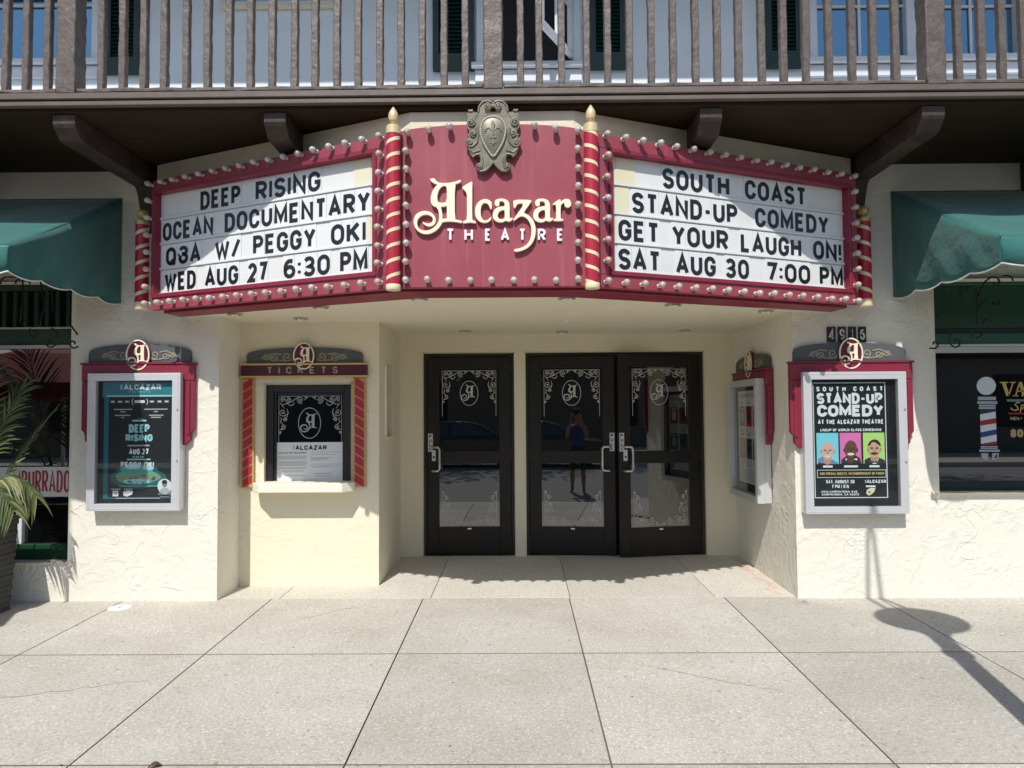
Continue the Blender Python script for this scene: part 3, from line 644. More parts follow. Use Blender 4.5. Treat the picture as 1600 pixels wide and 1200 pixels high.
# ------------------------------------------------------------------ etched ornament
def ornament(mb, f, W, H, c, corners, side_len, t=0.0055, oval=None):
    """flat etched scrolls: corners is any of 'tl','tr','bl','br' of the pane W x H (origin bottom left)"""
    sp_ = [(.072, .050, .042, 90, 1.5), (.150, .066, .044, 200, -1.4), (.345, .064, .056, 60, 1.6), (.065, .262, .062, 20, 1.5), (.105, .375, .030, 250, -1.2), (.072, .485, .044, 140, -1.5), (.030, .575, .022, 90, 1.2), (.430, .030, .025, 200, 1.0)]
    st = [[(.05, .14), (.12, .125), (.20, .09), (.28, .04), (.33, .010)], [(.14, .12), (.185, .155), (.235, .135), (.24, .10)], [(.13, .20), (.15, .26), (.13, .33), (.09, .36)],
          [(.02, .40), (.05, .43), (.075, .445)], [(.02, .53), (.055, .53), (.085, .51)], [(.40, .07), (.44, .03), (.48, .012)], [(.02, .10), (.05, .14), (.09, .2)], [(.11, .01), (.16, .02), (.2, .06)],
          [(.10, .33), (.12, .36), (.145, .38)], [(.03, .34), (.05, .37), (.02, .42)]]
    q = 0
    for cn in corners:
        fx = (lambda a: a * W) if cn[1] == 'l' else (lambda a: W - a * W)
        fy = (lambda b: H - b * W) if cn[0] == 't' else (lambda b: b * W)
        for (cx, cy, r, a0, tn) in sp_:
            pts = spiral(cx, cy, r, a0, tn); n = len(pts)
            mb.ribbon([(fx(a), fy(b)) for a, b in pts], [t * (1.25 - .5 * k / n) for k in range(n)], f, c, c + 0.0006 + 0.00003 * q); q += 1
            mb.flat([(fx(cx + r * .22 * math.cos(k)), fy(cy + r * .22 * math.sin(k))) for k in (0, 1, 2, 3, 4, 5, 6)], f, c + 0.0014 + 0.00003 * q)
        for s_ in st:
            mb.ribbon([(fx(a), fy(b)) for a, b in s_], [t * .7] + [t * 1.2] * (len(s_) - 2) + [t * .6], f, c, c + 0.0006 + 0.00003 * q); q += 1
        e = .004
        mb.ribbon([(fx(e), fy(e)), (fx(e), fy(side_len))], t * .8, f, c, c + 0.0005 + 0.00003 * q); q += 1
        mb.ribbon([(fx(e), fy(e)), (fx(.5), fy(e))], t * .8, f, c, c + 0.0005 + 0.00003 * q); q += 1
    if oval:
        cx, cy, rx, ry = oval; e = ellipse(cx, cy, rx, ry, 36); mb.ribbon(e + [e[0]], t * 1.1, f, c, c + 0.0007)

# ------------------------------------------------------------------ doors
def door_leaf(parent, f, wd, ht, name='door', handle_side='r', lock=False, person_pane=False):
    """f: origin at the leaf's lower left corner on its face; wd x ht"""
    sl, sr = 0.128, 0.128; top, mid0, mid1, bot = ht - 0.125, ht - 1.135, ht - 1.005, 0.29
    mb = MB(); th = 0.045
    mb.fbox(f, 0, sl, 0, ht, -th, 0); mb.fbox(f, wd - sr, wd, 0, ht, -th, 0)
    mb.fbox(f, sl, wd - sr, 0, bot, -th, -0.0005); mb.fbox(f, sl, wd - sr, mid0, mid1, -th, -0.0005); mb.fbox(f, sl, wd - sr, top, ht, -th, -0.0005)
    leaf = mb.build(name, M_BRONZE, parent, bevel=(0.004, 2))
    gl = 0.012
    for (b0, b1, cs, up) in ((mid1, top, ('tl', 'tr'), True), (bot, mid0, ('bl', 'br'), False)):
        mb = MB(); mb.fbox(f, sl, wd - sr, b0, b1, -0.03, -gl); g = mb.build('glass', M_GLASS, leaf)
        fo = f.moved(sl + 0.03, b0 + 0.02, -gl + 0.0006); W, H = wd - sl - sr - 0.06, b1 - b0 - 0.04
        mb = MB(); ornament(mb, fo, W, H, 0, cs, 0.84 if up else 0.62, oval=(W * .5, H - W * .42, W * .165, W * .225) if up else None)
        mb.build('etched_scroll', M_ETCH, leaf)
        if up: filled('etched_letter', glyph_A(W * .48, H - W * .41, W * .30), fo, 0, 0.0009, M_ETCH, leaf)
    # gaskets, tags, hinges
    mb = MB(); mb.fbox(f, wd * .5 - .02, wd * .5 + .02, bot - .028, bot - .014, 0, 0.003, 0); mb.build('maker_tag', M_STEEL, leaf)
    for hz in (0.12, ht / 2, ht - .12):
        a = -0.008 if handle_side == 'r' else wd - .012
        mb = MB(); mb.fbox(f, a, a + .02, hz - .05, hz + .05, -0.01, .008, 0); mb.build('hinge', M_BLACK, leaf, bevel=(.004, 1))
    
    # handle: a square-cornered pull
    s = 1 if handle_side == 'r' else -1
    ex = wd - .055 if s > 0 else .055
    zc = mid0 + 0.05; hh = 0.125; out = 0.058; dx = -s * 0.082
    pts = [f.p(ex, zc + hh, 0), f.p(ex, zc + hh, out * .6)] + [f.p(ex + dx * k, zc + hh, out) for k in (.15, .8)] + [f.p(ex + dx, zc + hh * .8, out), f.p(ex + dx, zc - hh * .8, out)] + \
          [f.p(ex + dx * k, zc - hh, out) for k in (.8, .15)] + [f.p(ex, zc - hh, out * .6), f.p(ex, zc - hh, 0)]
    mb = MB(); mb.tube(pts, 0.013, 10); mb.build('handle', M_STEEL, leaf, smooth=50)
    # sign plate: PULL, set letter above letter
    px_ = wd - .062 if s > 0 else .005
    mb = MB(); mb.fbox(f, px_ + .004, px_ + .054, mid1 - .002, mid1 + .19, 0.0005, .004, 0)
    for k, ch in enumerate('PULL'):
        text(mb, ch, f, px_ + .015, px_ + .043, mid1 + .143 - .044 * k, .036, .008, .004, .005, 1)
    mb.build('pull_plate', [M_ALU, M_BLACK], leaf)
    if lock:
        a = .05 if s < 0 else wd - .1
        mb = MB(); mb.fbox(f, a, a + .042, mid0 + .03, mid0 + .145, 0.0005, .012, 0); c = f.p(a + .021, mid0 + .07, .012)
        mb.lathe([(.011, 0), (.011, .006), (.004, .006), (.004, .003)], c, 12, 1, f.n); mb.build('lock', [M_ALU, M_BLACK], leaf, bevel=(.003, 1))
    return leaf
def door_frame(x0, x1, mull=None):
    mb = MB(); j = 0.032; y0, y1 = YD + 0.02, YD + 0.09
    mb.box(x0 + .001, x0 + j, y0, y1, 0.004, DT - .001); mb.box(x1 - j, x1 - .001, y0, y1, 0.004, DT - .001); mb.box(x0 + j, x1 - j, y0, y1, DT - j, DT - .001)
    mb.box(x0 + j, x1 - j, y0 - 0.01, y1, 0.0, 0.014)
    mb.box(x0 + j, x1 - j, y1 - .01, y1 + .02, 0.014, DT - j)
    return mb.build('door_frame', M_BLACK, B, bevel=(0.003, 1))
fr1 = door_frame(DX[0], DX[1]); fr2 = door_frame(DX[2], DX[3])
lw = DX[1] - DX[0] - 0.07; lh = DT - 0.055
door_leaf(B, F((DX[0] + 0.035, YD + 0.025, 0.018)), lw, lh, handle_side='l', lock=True)
lw2 = (DX[3] - DX[2] - 0.07) / 2 - 0.003
a1 = R(4.6)
door_leaf(B, F((DX[2] + 0.035, YD + 0.025, 0.018), (math.cos(a1), -math.sin(a1), 0)), lw2, lh, handle_side='r')
a2 = R(10.0); hx, hy = DX[3] - 0.035, YD + 0.02
door_leaf(B, F((hx - lw2 * math.cos(a2), hy - lw2 * math.sin(a2), 0.018), (math.cos(a2), math.sin(a2), 0)), lw2, lh, handle_side='l', lock=True)

# slit window in the booth side
fs = F((XB, YB, 0), (0, 1, 0))
mb = MB(); zs0, zs1 = Z(682, 6.75, 610), Z(571, 6.75, 610)
fsl = F((XB, YB, 0), (0, 1, 0)); mb.fbox(fsl, .28, .62, zs0, zs1, -0.12, -0.085); w_ = mb.build('slit_window', M_BLACK, B)
mb = MB(); mb.fbox(fsl, .31, .59, zs0 + .03, zs1 - .03, -0.0845, -0.08); mb.build('pane', M_GLASS, w_)

# ------------------------------------------------------------------ shop windows (parts of the building)
# restaurant window on the left: slatted green transom, dark glass, banner
yg = YW + 0.12; x0, x1 = WLX - 3.4, WLX
zt0 = Z(545, yg, 60); zt1 = Z(515, yg, 60); zt2 = WLT
mb = MB(); mb.box(x0, x1, yg - .02, yg + .05, zt0 + .035, zt1, 0); mb.box(x0, x1, yg - .045, yg + .05, zt0, zt0 + .03, 1)
mb.box(x0, x1, yg - .03, yg + .05, zt1 - .004 + .006, zt1 + .02, 1)
mb.box(x0, x1, yg - .03, yg + .06, zt2 - .05, zt2 - .004, 0); mb.box(x1 - .05, x1 - .003, yg - .03, yg + .06, WLB + .01, zt0 - .003, 2)
for k in range(34):
    xx = x1 - .03 - k * .092; mb.box(xx - .016, xx + .016, yg - .01, yg + .03, zt1 + .022, zt2 - .052, 0)
mb.box(x0, x1, yg - .03, yg + .05, WLB + .004, WLB + .13, 0)
mullx = X(38, yg, 800); mb.box(mullx - .05, mullx, yg - .03, yg + .05, WLB + .13, zt0 - .16 - .9, 3)
wl = mb.build('shop_window', [M_GRNWOOD, M_RAIL, M_BLACK, M_WTRIM], B, bevel=(.004, 1))
mb = MB(); mb.box(x0, x1 - .05, yg + .012, yg + .02, WLB + .13, zt0 - .003); mb.build('pane', M_GLASS, wl)
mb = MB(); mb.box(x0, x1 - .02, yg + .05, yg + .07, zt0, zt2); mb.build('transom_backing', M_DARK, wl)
# barber's window on the right
yg = YW + 0.12; x0, x1 = WRX, WRX + 3.2; zb0 = Z(541, yg, 1530); zb1 = Z(521, yg, 1530); zb2 = Z(513, yg, 1530)
mb = MB(); mb.box(x0, x1, yg - .01, yg + .05, zb2, WRT - .03, 0); mb.box(x0, x1, yg - .03, yg + .05, WRT - .03, WRT - .004, 1)
mb.box(x0, x1, yg - .03, yg + .05, zb0 + .02, zb1, 1); mb.box(x0, x1, yg - .04, yg + .05, zb0, zb0 + .018, 2); mb.box(x0, x1, yg, yg + .05, zb1, zb2, 3)
mb.box(x0, x0 + .02, yg - .03, yg + .05, WRB + .01, zb0 - .003, 3)
mb.box(x0, x1, yg - .03, yg + .05, WRB + .004, WRB + .075, 4)
wr = mb.build('shop_window', [M_GRNWOOD, mat('window_green_light', (0.012, 0.085, 0.05), .45), M_RAIL, M_BLACK, mat('window_green_dark', (.004, .022, .018), .4)], B, bevel=(.004, 1))
mb = MB(); mb.box(x0 + .02, x1, yg + .012, yg + .02, WRB + .075, zb0 - .003); mb.build('pane', M_GLASS, wr)
# painted barber pole and gold lettering on the glass
fg = F((0, yg + .010, 0)); gx = lambda p, y=650: X(p, yg, y); gzv = lambda y, p=1550: Z(y, yg, p)
MD = [mat('decal_white', (.62, .66, .70), .5), mat('decal_grey', (.36, .39, .42), .5), mat('decal_red', (.32, .012, .016), .5), mat('decal_blue', (.015, .035, .20), .5), mat('decal_navy', (.008, .018, .06), .5)]
c1 = lambda x, y: (gx(1500 + x / 7.06, 570 + y / 7.06), gzv(570 + y / 7.06, 1500 + x / 7.06))
mb = MB()
def dpoly(pts, m, lv): mb.prism([c1(*p) for p in pts], fg, 0.0002 * lv, 0.0002 * lv + 0.0006, m)
dpoly([(298 + 106 * math.cos(k * .2244), 232 + 100 * math.sin(k * .2244)) for k in range(28)], 0, 1)
for (a, b, l, r_) in ((352, 390, 205, 405), (402, 432, 198, 420), (440, 460, 218, 402), (466, 488, 215, 402)): dpoly([(l, a), (r_, a), (r_, b), (l, b)], 1, 1)
dpoly([(228, 500), (400, 492), (415, 880), (240, 880)], 0, 1)
dpoly([(228, 500), (400, 492), (400, 515), (228, 548)], 4, 2); dpoly([(232, 618), (408, 585), (409, 645), (234, 672)], 2, 2)
dpoly([(236, 745), (411, 710), (412, 768), (238, 805)], 3, 2); dpoly([(240, 872), (414, 842), (415, 880), (240, 885)], 2, 2)
for (a, b, l, r_) in ((897, 912, 236, 425), (918, 930, 236, 425), (938, 960, 220, 448)): dpoly([(l, a), (r_, a), (r_, b), (l, b)], 1, 1)
dpoly([(240, 975), (318, 975), (320, 1055), (270, 1050), (245, 1020)], 1, 1); dpoly([(365, 975), (436, 975), (432, 1030), (400, 1052), (358, 1050)], 1, 1)
dpoly([(385, 1025), (415, 980), (422, 1010), (400, 1036)], 4, 2)
mb.build('barber_pole_decal', MD, wr)
LM = [mat('decal_gold', (.55, .36, .10), .45), mat('decal_tan', (.42, .28, .15), .5), mat('decal_bluegrey', (.12, .17, .24), .5), MD[2]]
mb = MB()
def dtext(s, x0, x1, y0, y1, t, m):
    p0 = c1(x0, y1); p1 = c1(x1, y0); text(mb, s, fg, p0[0], p1[0], p0[1], p1[1] - p0[1], t, 0.0002, 0.001, m)
# VA in Roman capitals: thick and thin strokes with serifs
def serif(poly): mb.prism([c1(*p) for p in poly], fg, 0.0002, 0.001, 0)
serif([(470, 200), (512, 200), (556, 345), (520, 345)]); serif([(585, 200), (600, 200), (550, 345), (535, 345)]); serif([(448, 188), (540, 188), (540, 200), (448, 200)]); serif([(560, 188), (625, 188), (625, 200), (560, 200)])
serif([(612, 345), (628, 345), (672, 205), (655, 205)]); serif([(655, 190), (690, 190), (745, 345), (700, 345)]); serif([(590, 337), (650, 337), (650, 348), (590, 348)]); serif([(685, 337), (760, 337), (760, 348), (685, 348)]); serif([(640, 285), (715, 285), (715, 297), (640, 297)])
mb.build('window_lettering', LM, wr); mb = MB()
dpts = [c1(*p) for p in [(668, 420), (640, 412), (615, 440), (640, 462), (652, 490), (620, 505), (575, 488), (572, 470)]]
mb.ribbon(dpts, .009, fg, .0002, .001, 0)
mb.ribbon([c1(*p) for p in [(690, 440), (672, 525)]], .008, fg, .0002, .0011, 0); mb.ribbon([c1(*p) for p in [(682, 455), (706, 440), (720, 462), (690, 492)]], .008, fg, .0002, .0012, 0)
mb.build('window_lettering', LM, wr); mb = MB()
dtext('80', 565, 705, 708, 802, .022, 1); mb.build('window_lettering', LM, wr); mb = MB()
dtext('MEN', 565, 660, 575, 612, .006, 1)
mb.ribbon([c1(680, 592), c1(690, 592)], .012, fg, .0002, .001, 1)
mb.build('window_lettering', LM, wr); mb = MB()
mb.ribbon([c1(525, 393), c1(760, 393)], .020, fg, .0002, .001, 2); mb.ribbon([c1(540, 538), c1(760, 538)], .010, fg, .0002, .001, 3)
mb.build('underline', LM, wr)

def on(f, px, py, c=0.0):
    """where the line of sight through a pixel of the photograph meets the frame's plane (c proud of it)"""
    d = ray(px, py); t = (f.p(0, 0, c) - CAM).dot(f.n) / d.dot(f.n); q = CAM + d * t - f.o
    return q.dot(f.u), q.dot(f.v)

# ------------------------------------------------------------------ marquee
MQ = thing('theatre_marquee', (-0.166, 5.0, ZC), 'maroon cinema marquee ringed with light bulbs, two angled reader boards flanking a cream name', 'marquee')
mb = MB(); fpl = F((0, 0, 0), (1, 0, 0), (0, 1, 0))
mb.prism([(MXL + .03, 5.66), (MX0 + .02, MYF + .115), (MX1 - .02, MYF + .115), (MXR - .03, 5.66), (MXR - .06, YW - .012), (MX1 - .12, 5.0), (MX0 + .12, 5.0), (MXL + .06, YW - .012)], fpl, ZC - 0.008, 3.325)
mb.build('cabinet', M_MAROON_D, MQ, bevel=(.004, 1))
FL = F((MXL, MYO, ZC), (MX0 - MXL, MYF - MYO, 0)); FR = F((MX1, MYF, ZC), (MXR - MX1, MYO - MYF, 0)); FC = F((MX0, MYF - .004, ZC))
LW = math.hypot(MX0 - MXL, MYF - MYO); RW = math.hypot(MXR - MX1, MYO - MYF); CW = MX1 - MX0
HB = 1.028
bulbs = []
def ring(c0, c1, n, closed=True): return [(c0[0] + (c1[0] - c0[0]) * k / (n - 1), c0[1] + (c1[1] - c0[1]) * k / (n - 1)) for k in range(n)]
def reader(f, W, wx0, wx1, wb0, wb1, words, yellow, corners):
    mb = MB(); D = 0.05
    mb.fbox(f, 0, W, 0, wb0 - .028, -D, 0, 0); mb.fbox(f, 0, W, wb1 + .028, HB, -D, 0, 0); mb.fbox(f, 0, wx0 - .028, wb0 - .028, wb1 + .028, -D, 0, 0); mb.fbox(f, wx1 + .028, W, wb0 - .028, wb1 + .028, -D, 0, 0)
    for a0, a1, b0, b1 in ((wx0 - .03, wx1 + .03, wb0 - .03, wb0), (wx0 - .03, wx1 + .03, wb1, wb1 + .03), (wx0 - .03, wx0, wb0, wb1), (wx1, wx1 + .03, wb0, wb1)):
        mb.fbox(f, a0, a1, b0, b1, -0.07, 0.012, 1)
    mb.fbox(f, wx0 - .02, wx1 + .02, wb0 - .02, wb1 + .02, -0.10, -0.071, 1)
    board = mb.build('reader_board', [M_MAROON, M_MAROON_D], MQ, bevel=(.004, 1))
    rh = (wb1 - wb0) / 4
    mb = MB(); mb.fbox(f, wx0, wx1, wb0, wb1, -0.07, -0.052, 0)
    for k in range(4):
        b = wb0 + rh * k; mb.fbox(f, wx0, wx1, b + .0002, b + .016, -0.052, -0.040, 0); mb.fbox(f, wx0, wx1, b + .0165, b + .0195, -0.052, -0.048, 1)
        if k: mb.fbox(f, wx0, wx1, b - .005, b - .0005, -0.052, -0.044, 1)
    mb.build('white_panel', [M_BOARD, M_RAIL], board, bevel=(.002, 1))
    for (r_, p0, p1, py) in yellow:
        mb = MB(); b = wb0 + rh * (3 - r_); a0 = on(f, p0, py, -.05)[0]; a1 = on(f, p1, py, -.05)[0]; mb.fbox(f, a0, a1, b + .020, b + rh - .006, -0.0515, -0.0485); mb.build('yellowed_tile', M_YELLOW, board)
    for r_ in range(4):
        b = wb0 + rh * (3 - r_) + 0.021
        for (s, p0, p1, py) in words[r_]:
            mb = MB(); a0 = on(f, p0, py, -.046)[0]; a1 = on(f, p1, py, -.046)[0]
            n = len(s); pw = (a1 - a0) / n
            for k in range(n):
                mb.fbox(f, a0 - .007 + pw * k + .0015, a0 + .007 + pw * (k + 1) - .0015 - (.014 if k < n - 1 else 0), b - .003, b + rh - .03, -0.0505, -0.0470 + .0002 * (k % 2), 1)
            text(mb, s, f, a0, a1, b + .004, 0.143, 0.0285, -0.0468, -0.044, 0, gap=.30)
            mb.build('word', [M_INK, M_TILE], board)
    (tl, tr, br, bl) = [on(f, *c, .045) for c in corners]
    for p in ring(tl, tr, 17) + ring(bl, br, 17) + ring(tl, bl, 8)[1:-1] + ring(tr, br, 9)[1:-1]: bulbs.append((board, f, p))
    return board
wx0l, wx1l = on(FL, 251, 380, -.05)[0], on(FL, 581, 340, .012)[0]; wx0r, wx1r = on(FR, 959.5, 340, .012)[0], on(FR, 1318, 380, -.05)[0]
wbl = ((on(FL, 578, 424.5, .012)[1] + on(FL, 256, 457.5, .012)[1]) / 2, (on(FL, 578, 246, -.05)[1] + on(FL, 256, 304, -.05)[1]) / 2)
wbr = ((on(FR, 962, 422.5, .012)[1] + on(FR, 1312, 450.5, .012)[1]) / 2, (on(FR, 962, 242.5, -.05)[1] + on(FR, 1312, 298, -.05)[1]) / 2)
print('reader', LW, RW, wx0l, wx1l, wx0r, wx1r, wbl, wbr)
cx5 = lambda x: 180 + x / 3.478
cx7 = lambda x: 900 + x / 3.2
reader(FL, LW, wx0l, wx1l, *wbl, [
    [('DEEP', cx5(464), cx5(680), 320), ('RISING', cx5(764), cx5(1116), 290)],
    [('OCEAN', cx5(260), cx5(532), 360), ('DOCUMENTARY', cx5(596), cx5(1385), 335)],
    [('Q&A', cx5(277), cx5(465), 395), ('W/', cx5(543), cx5(680), 385), ('PEGGY', cx5(750), cx5(1089), 375), ('OKI', cx5(1173), cx5(1362), 365)],
    [('WED', cx5(270), cx5(438), 435), ('AUG', cx5(488), cx5(669), 425), ('27', cx5(722), cx5(826), 420), ('6:30', cx5(916), cx5(1167), 412), ('PM', cx5(1223), cx5(1372), 405)]],
    [(0, 553, 579.5, 270), (1, 562, 579.5, 315), (2, 566, 579.5, 360)], [(231, 287), (592, 213), (590, 440), (226.5, 474)])
reader(FR, RW, wx0r, wx1r, *wbr, [
    [('SOUTH', cx7(432), cx7(765), 280), ('COAST', cx7(845), cx7(1150), 300)],
    [('STAND-UP', cx7(280), cx7(806), 325), ('COMEDY', cx7(896), cx7(1262), 350)],
    [('GET', cx7(212), cx7(415), 355), ('YOUR', cx7(480), cx7(760), 365), ('LAUGH', cx7(824), cx7(1125), 380), ('ON!', cx7(1186), cx7(1325), 390)],
    [('SAT', cx7(212), cx7(422), 400), ('AUG', cx7(500), cx7(698), 410), ('30', cx7(746), cx7(864), 415), ('7:00', cx7(950), cx7(1170), 425), ('PM', cx7(1219), cx7(1334), 435)]],
    [(0, 961.5, 992, 270), (1, 961.5, 983, 315), (2, 961.5, 966, 360)], [(949, 210), (1336, 275), (1342, 469), (951, 439)])
# name panel with an arched top
pts = [(0, 0), (CW, 0), (CW, 1.01)] + [(CW / 2 + CW * .5 * math.cos(R(a)), 1.01 + .075 * math.sin(R(a)) ** .8) for a in range(10, 171, 8)] + [(0, 1.01)]
mb = MB(); mb.prism(pts, FC, -0.05, 0); name = mb.build('name_panel', M_MAROON, MQ, bevel=(.004, 1))
p1 = lambda x, y: on(FC, 640 + x / 11.43, 270 + y / 11.43, .03)
p2 = lambda x, y: on(FC, 760 + x / 11.43, 290 + y / 11.43, .03)
M1 = lambda P, it=1: [p1(*q) for q in (smooth_poly(P, it) if it else P)]
M2 = lambda P, it=1, dx=0: [p2(q[0] + dx, q[1]) for q in (smooth_poly(P, it) if it else P)]
for polys in ([M1(A_OUT), M1(A_H1), M1(A_H2, 0)], [M1(L_OUT, 1)], [M1(C_OUT)], [M2(a_OUT), M2(a_H)], [M2(z_OUT, 1)], [M2(a_OUT, 1, 722), M2(a_H, 1, 722)], [M2(r_OUT, 1)]):
    k = len(name.children) * .0004
    filled('name_letter', polys, FC, 0.004 + k, 0.030 + k, M_LOGO, name)
crop6 = lambda x, y: on(FC, 580 + x / 3.529, 140 + y / 3.529, .016)
for ch, a, b in (('T', 415, 457), ('H', 514, 561), ('E', 628, 659), ('A', 715, 761), ('T', 815, 852), ('R', 919, 962), ('E', 1025, 1058)):
    q0 = crop6(a, 833); q1 = crop6(b, 766); mb = MB(); text(mb, ch, FC, q0[0], q1[0], q0[1], q1[1] - q0[1], .0145, .002, .016); mb.build('small_letter', M_WHITE, name)
b6 = lambda x, y: on(FC, 580 + x / 3.529, 140 + y / 3.529, .045)
for x, y in ((315, 215), (432, 200), (902, 195), (1020, 212)): bulbs.append((name, FC, b6(x, y)))
for k in range(9):
    if k: bulbs.append((name, FC, b6(193 - .6 * k, 232 + (1048 - 232) * k / 8 - 0)))
    else: bulbs.append((name, FC, b6(197, 233)))
    bulbs.append((name, FC, b6(1140, 225 + (1045 - 225) * k / 8)))
for k in range(7): bulbs.append((name, FC, b6(310 + 118.5 * k, 1048)))

def bulb_mesh(m):
    mb = MB(); mb.lathe([(0, 0), (.015, 0), (.015, .012), (.013, .014)], (0, 0, 0), 14, 1)
    mb.lathe([(.012, .012), (.014, .02), (.0195, .032), (.0225, .044), (.0215, .056), (.0165, .066), (.009, .0715), (.001, .073)], (0, 0, 0), 14, 0); return mb
bm_c = bulb_mesh(0).build('bulb', [M_BULBC, M_ALU]); bm_f = bulb_mesh(0).build('bulb', [M_BULBF, M_ALU])
for o in (bm_c, bm_f):
    o.data.polygons.foreach_set('use_smooth', [True] * len(o.data.polygons)); o.data.set_sharp_from_angle(angle=R(60))
bulbs.sort(key=lambda e: e[1].p(*e[2]).length)
rest = MB()
for k, (par, f, (a, b)) in enumerate(bulbs):
    src = bm_f if rnd.random() < (.62 if par is name or k % 3 else .5) else bm_c
    p = f.p(a, b, 0.0); q = (f.n + Vector((rnd.uniform(-.09, .09), rnd.uniform(-.09, .09), rnd.uniform(-.10, .07)))).to_track_quat('Z', 'Y')
    if k >= 100:
        i = len(rest.v); rest.v += [p + q @ v.co for v in src.data.vertices]
        for pl in src.data.polygons: rest.face(tuple(i + v for v in pl.vertices), pl.material_index if pl.material_index else (2 if src is bm_f else 0))
        continue
    o = bm_c if (k == 0) else src.copy()
    if o.name not in COL.objects: COL.objects.link(o)
    o.parent = par; o.location = p - world_loc(par); o.rotation_mode = 'QUATERNION'; o.rotation_quaternion = q
if not bm_f.parent: bpy.data.objects.remove(bm_f)
tag(rest.build('outer_bulb', [M_BULBC, M_ALU, M_BULBF], MQ, smooth=50), kind='stuff')

def striped(mb, cx, cy, r, z0, z1, pitch, hand, frac=0.23, n=28, ph=0.0):
    """a round pole wound with one cream band (material 1) on red (material 0)"""
    lev = []; k = -2
    while k * pitch < (z1 - z0) + 2 * pitch:
        lev += [(k * pitch, 1), (k * pitch + pitch * frac, 0)]; k += 1
    i = len(mb.v); nl = len(lev)
    for q in range(n + 1):
        t = 2 * math.pi * q / n
        for (h, _) in lev:
            z = min(max(z0 + h + hand * pitch * q / n + ph, z0), z1)
            mb.v.append(Vector((cx + r * math.sin(t), cy + r * math.cos(t), z)))
    for q in range(n):
        for k in range(nl - 1):
            a = i + q * nl + k; b = a + nl
            zs = [mb.v[j].z for j in (a, a + 1, b, b + 1)]
            if max(zs) - min(zs) < 1e-5: continue
            mb.face((b, a, a + 1, b + 1), lev[k][1])
def finial(mb, cx, cy, z, r, m, ball=False):
    if ball: mb.lathe([(r * 1.06, 0), (r * 1.06, .03), (r * .5, .035), (r * .35, .05), (r * .6, .058), (r * .78, .075), (r * .85, .095), (r * .7, .115), (r * .4, .128), (.001, .132)], (cx, cy, z), 22, m)
    else: mb.lathe([(r * 1.06, 0), (r * 1.06, .05), (r * .95, .055), (r * .4, .057), (r * .33, .07), (r * .55, .076), (r * .33, .083), (r * .62, .092), (r * .74, .115), (r * .66, .14), (r * .42, .16), (r * .16, .178), (.001, .185)], (cx, cy, z), 22, m)
YP = MYF - .052
for (px_, hand, ph) in ((614.5, -1, 0.0), (924.5, 1, .04)):
    x = X(px_, YP, 330); z0, z1 = Z(452, YP), Z(208, YP); mb = MB(); striped(mb, x, YP, .0455, z0 + .03, z1, .0985, hand, ph=ph)
    mb.lathe([(.046, 0), (.0475, .003), (.0475, .034), (.046, .036)], (x, YP, z0), 24, 1); finial(mb, x, YP, z1 - .002, .0455, 2)
    mb.build('striped_pole', [M_RED, M_CREAM, mat('finial_gold', (.74, .60, .34), .35, metal=.25)], MQ, smooth=40)
for (px_, hand, yb, yt) in ((222, -1, 484, 352), (1351, 1, 479, 347)):
    x = X(px_, 5.70, 420); z0, z1 = Z(yb, 5.70, px_), Z(yt, 5.70, px_); mb = MB(); striped(mb, x, 5.70, .052, z0 + .05, z1, .125, hand)
    mb.lathe([(.052, 0), (.054, .003), (.054, .055), (.052, .058)], (x, 5.70, z0), 24, 1); finial(mb, x, 5.70, z1 - .002, .052, 2, True)
    mb.build('striped_pole', [M_RED, M_CREAM, M_GOLD], MQ, smooth=40)

# crest
FK = F((at(770.5, 215, YP).x, MYF - .006, at(770.5, 215, MYF - .02).z)); KS = (MYF - .03) / FPX / 9.23
ck = lambda x, y: ((x - 447) * KS * 1.0, (600 - y) * KS)
half = [(447, 92), (420, 70), (370, 62), (300, 66), (255, 105), (235, 165), (232, 240), (165, 243), (158, 212), (120, 203), (80, 215), (75, 300), (82, 335), (58, 385), (60, 455), (95, 500), (130, 515), (105, 555), (62, 568), (98, 592), (60, 640), (48, 700), (72, 748), (85, 800), (150, 915), (180, 880), (250, 878), (262, 960), (240, 1000), (196, 1030), (200, 1090), (255, 1128), (330, 1118), (395, 1058), (430, 990), (447, 972)]
full = [ck(*p) for p in smooth_poly(half)[:-1] if p[0] < 446] ; full = full + [(-a, b) for a, b in reversed(full)]
hole = [ck(*p) for p in smooth_poly([(345, 195), (400, 205), (425, 145), (470, 145), (495, 205), (550, 195), (572, 235), (550, 268), (350, 268), (325, 235)])]
crest = filled('crest', [full, hole], FK, 0.0, 0.034, M_PEWTER, MQ)
bv = crest.modifiers.new('bevel', 'BEVEL'); bv.width = .006; bv.segments = 2; bv.limit_method = 'ANGLE'
tear = [(447, 300), (520, 312), (585, 350), (632, 430), (642, 530), (620, 640), (580, 740), (520, 840), (447, 945), (374, 840), (314, 740), (274, 640), (252, 530), (262, 430), (309, 350), (374, 312)]
ts = smooth_poly(tear, 2); mb = MB(); n = len(ts); rings = [(1.0, .034), (.96, .044), (.80, .049), (.5, .055), (.2, .058)]
ctr = (447, 590); i = 0
for (k, c) in rings:
    for p in ts: mb.v.append(FK.p(*ck(ctr[0] + (p[0] - ctr[0]) * k, ctr[1] + (p[1] - ctr[1]) * k), c))
for j in range(len(rings) - 1):
    for q in range(n): mb.face((j * n + q, (j + 1) * n + q, (j + 1) * n + (q + 1) % n, j * n + (q + 1) % n))
mb.face(tuple((len(rings) - 1) * n + q for q in range(n)))
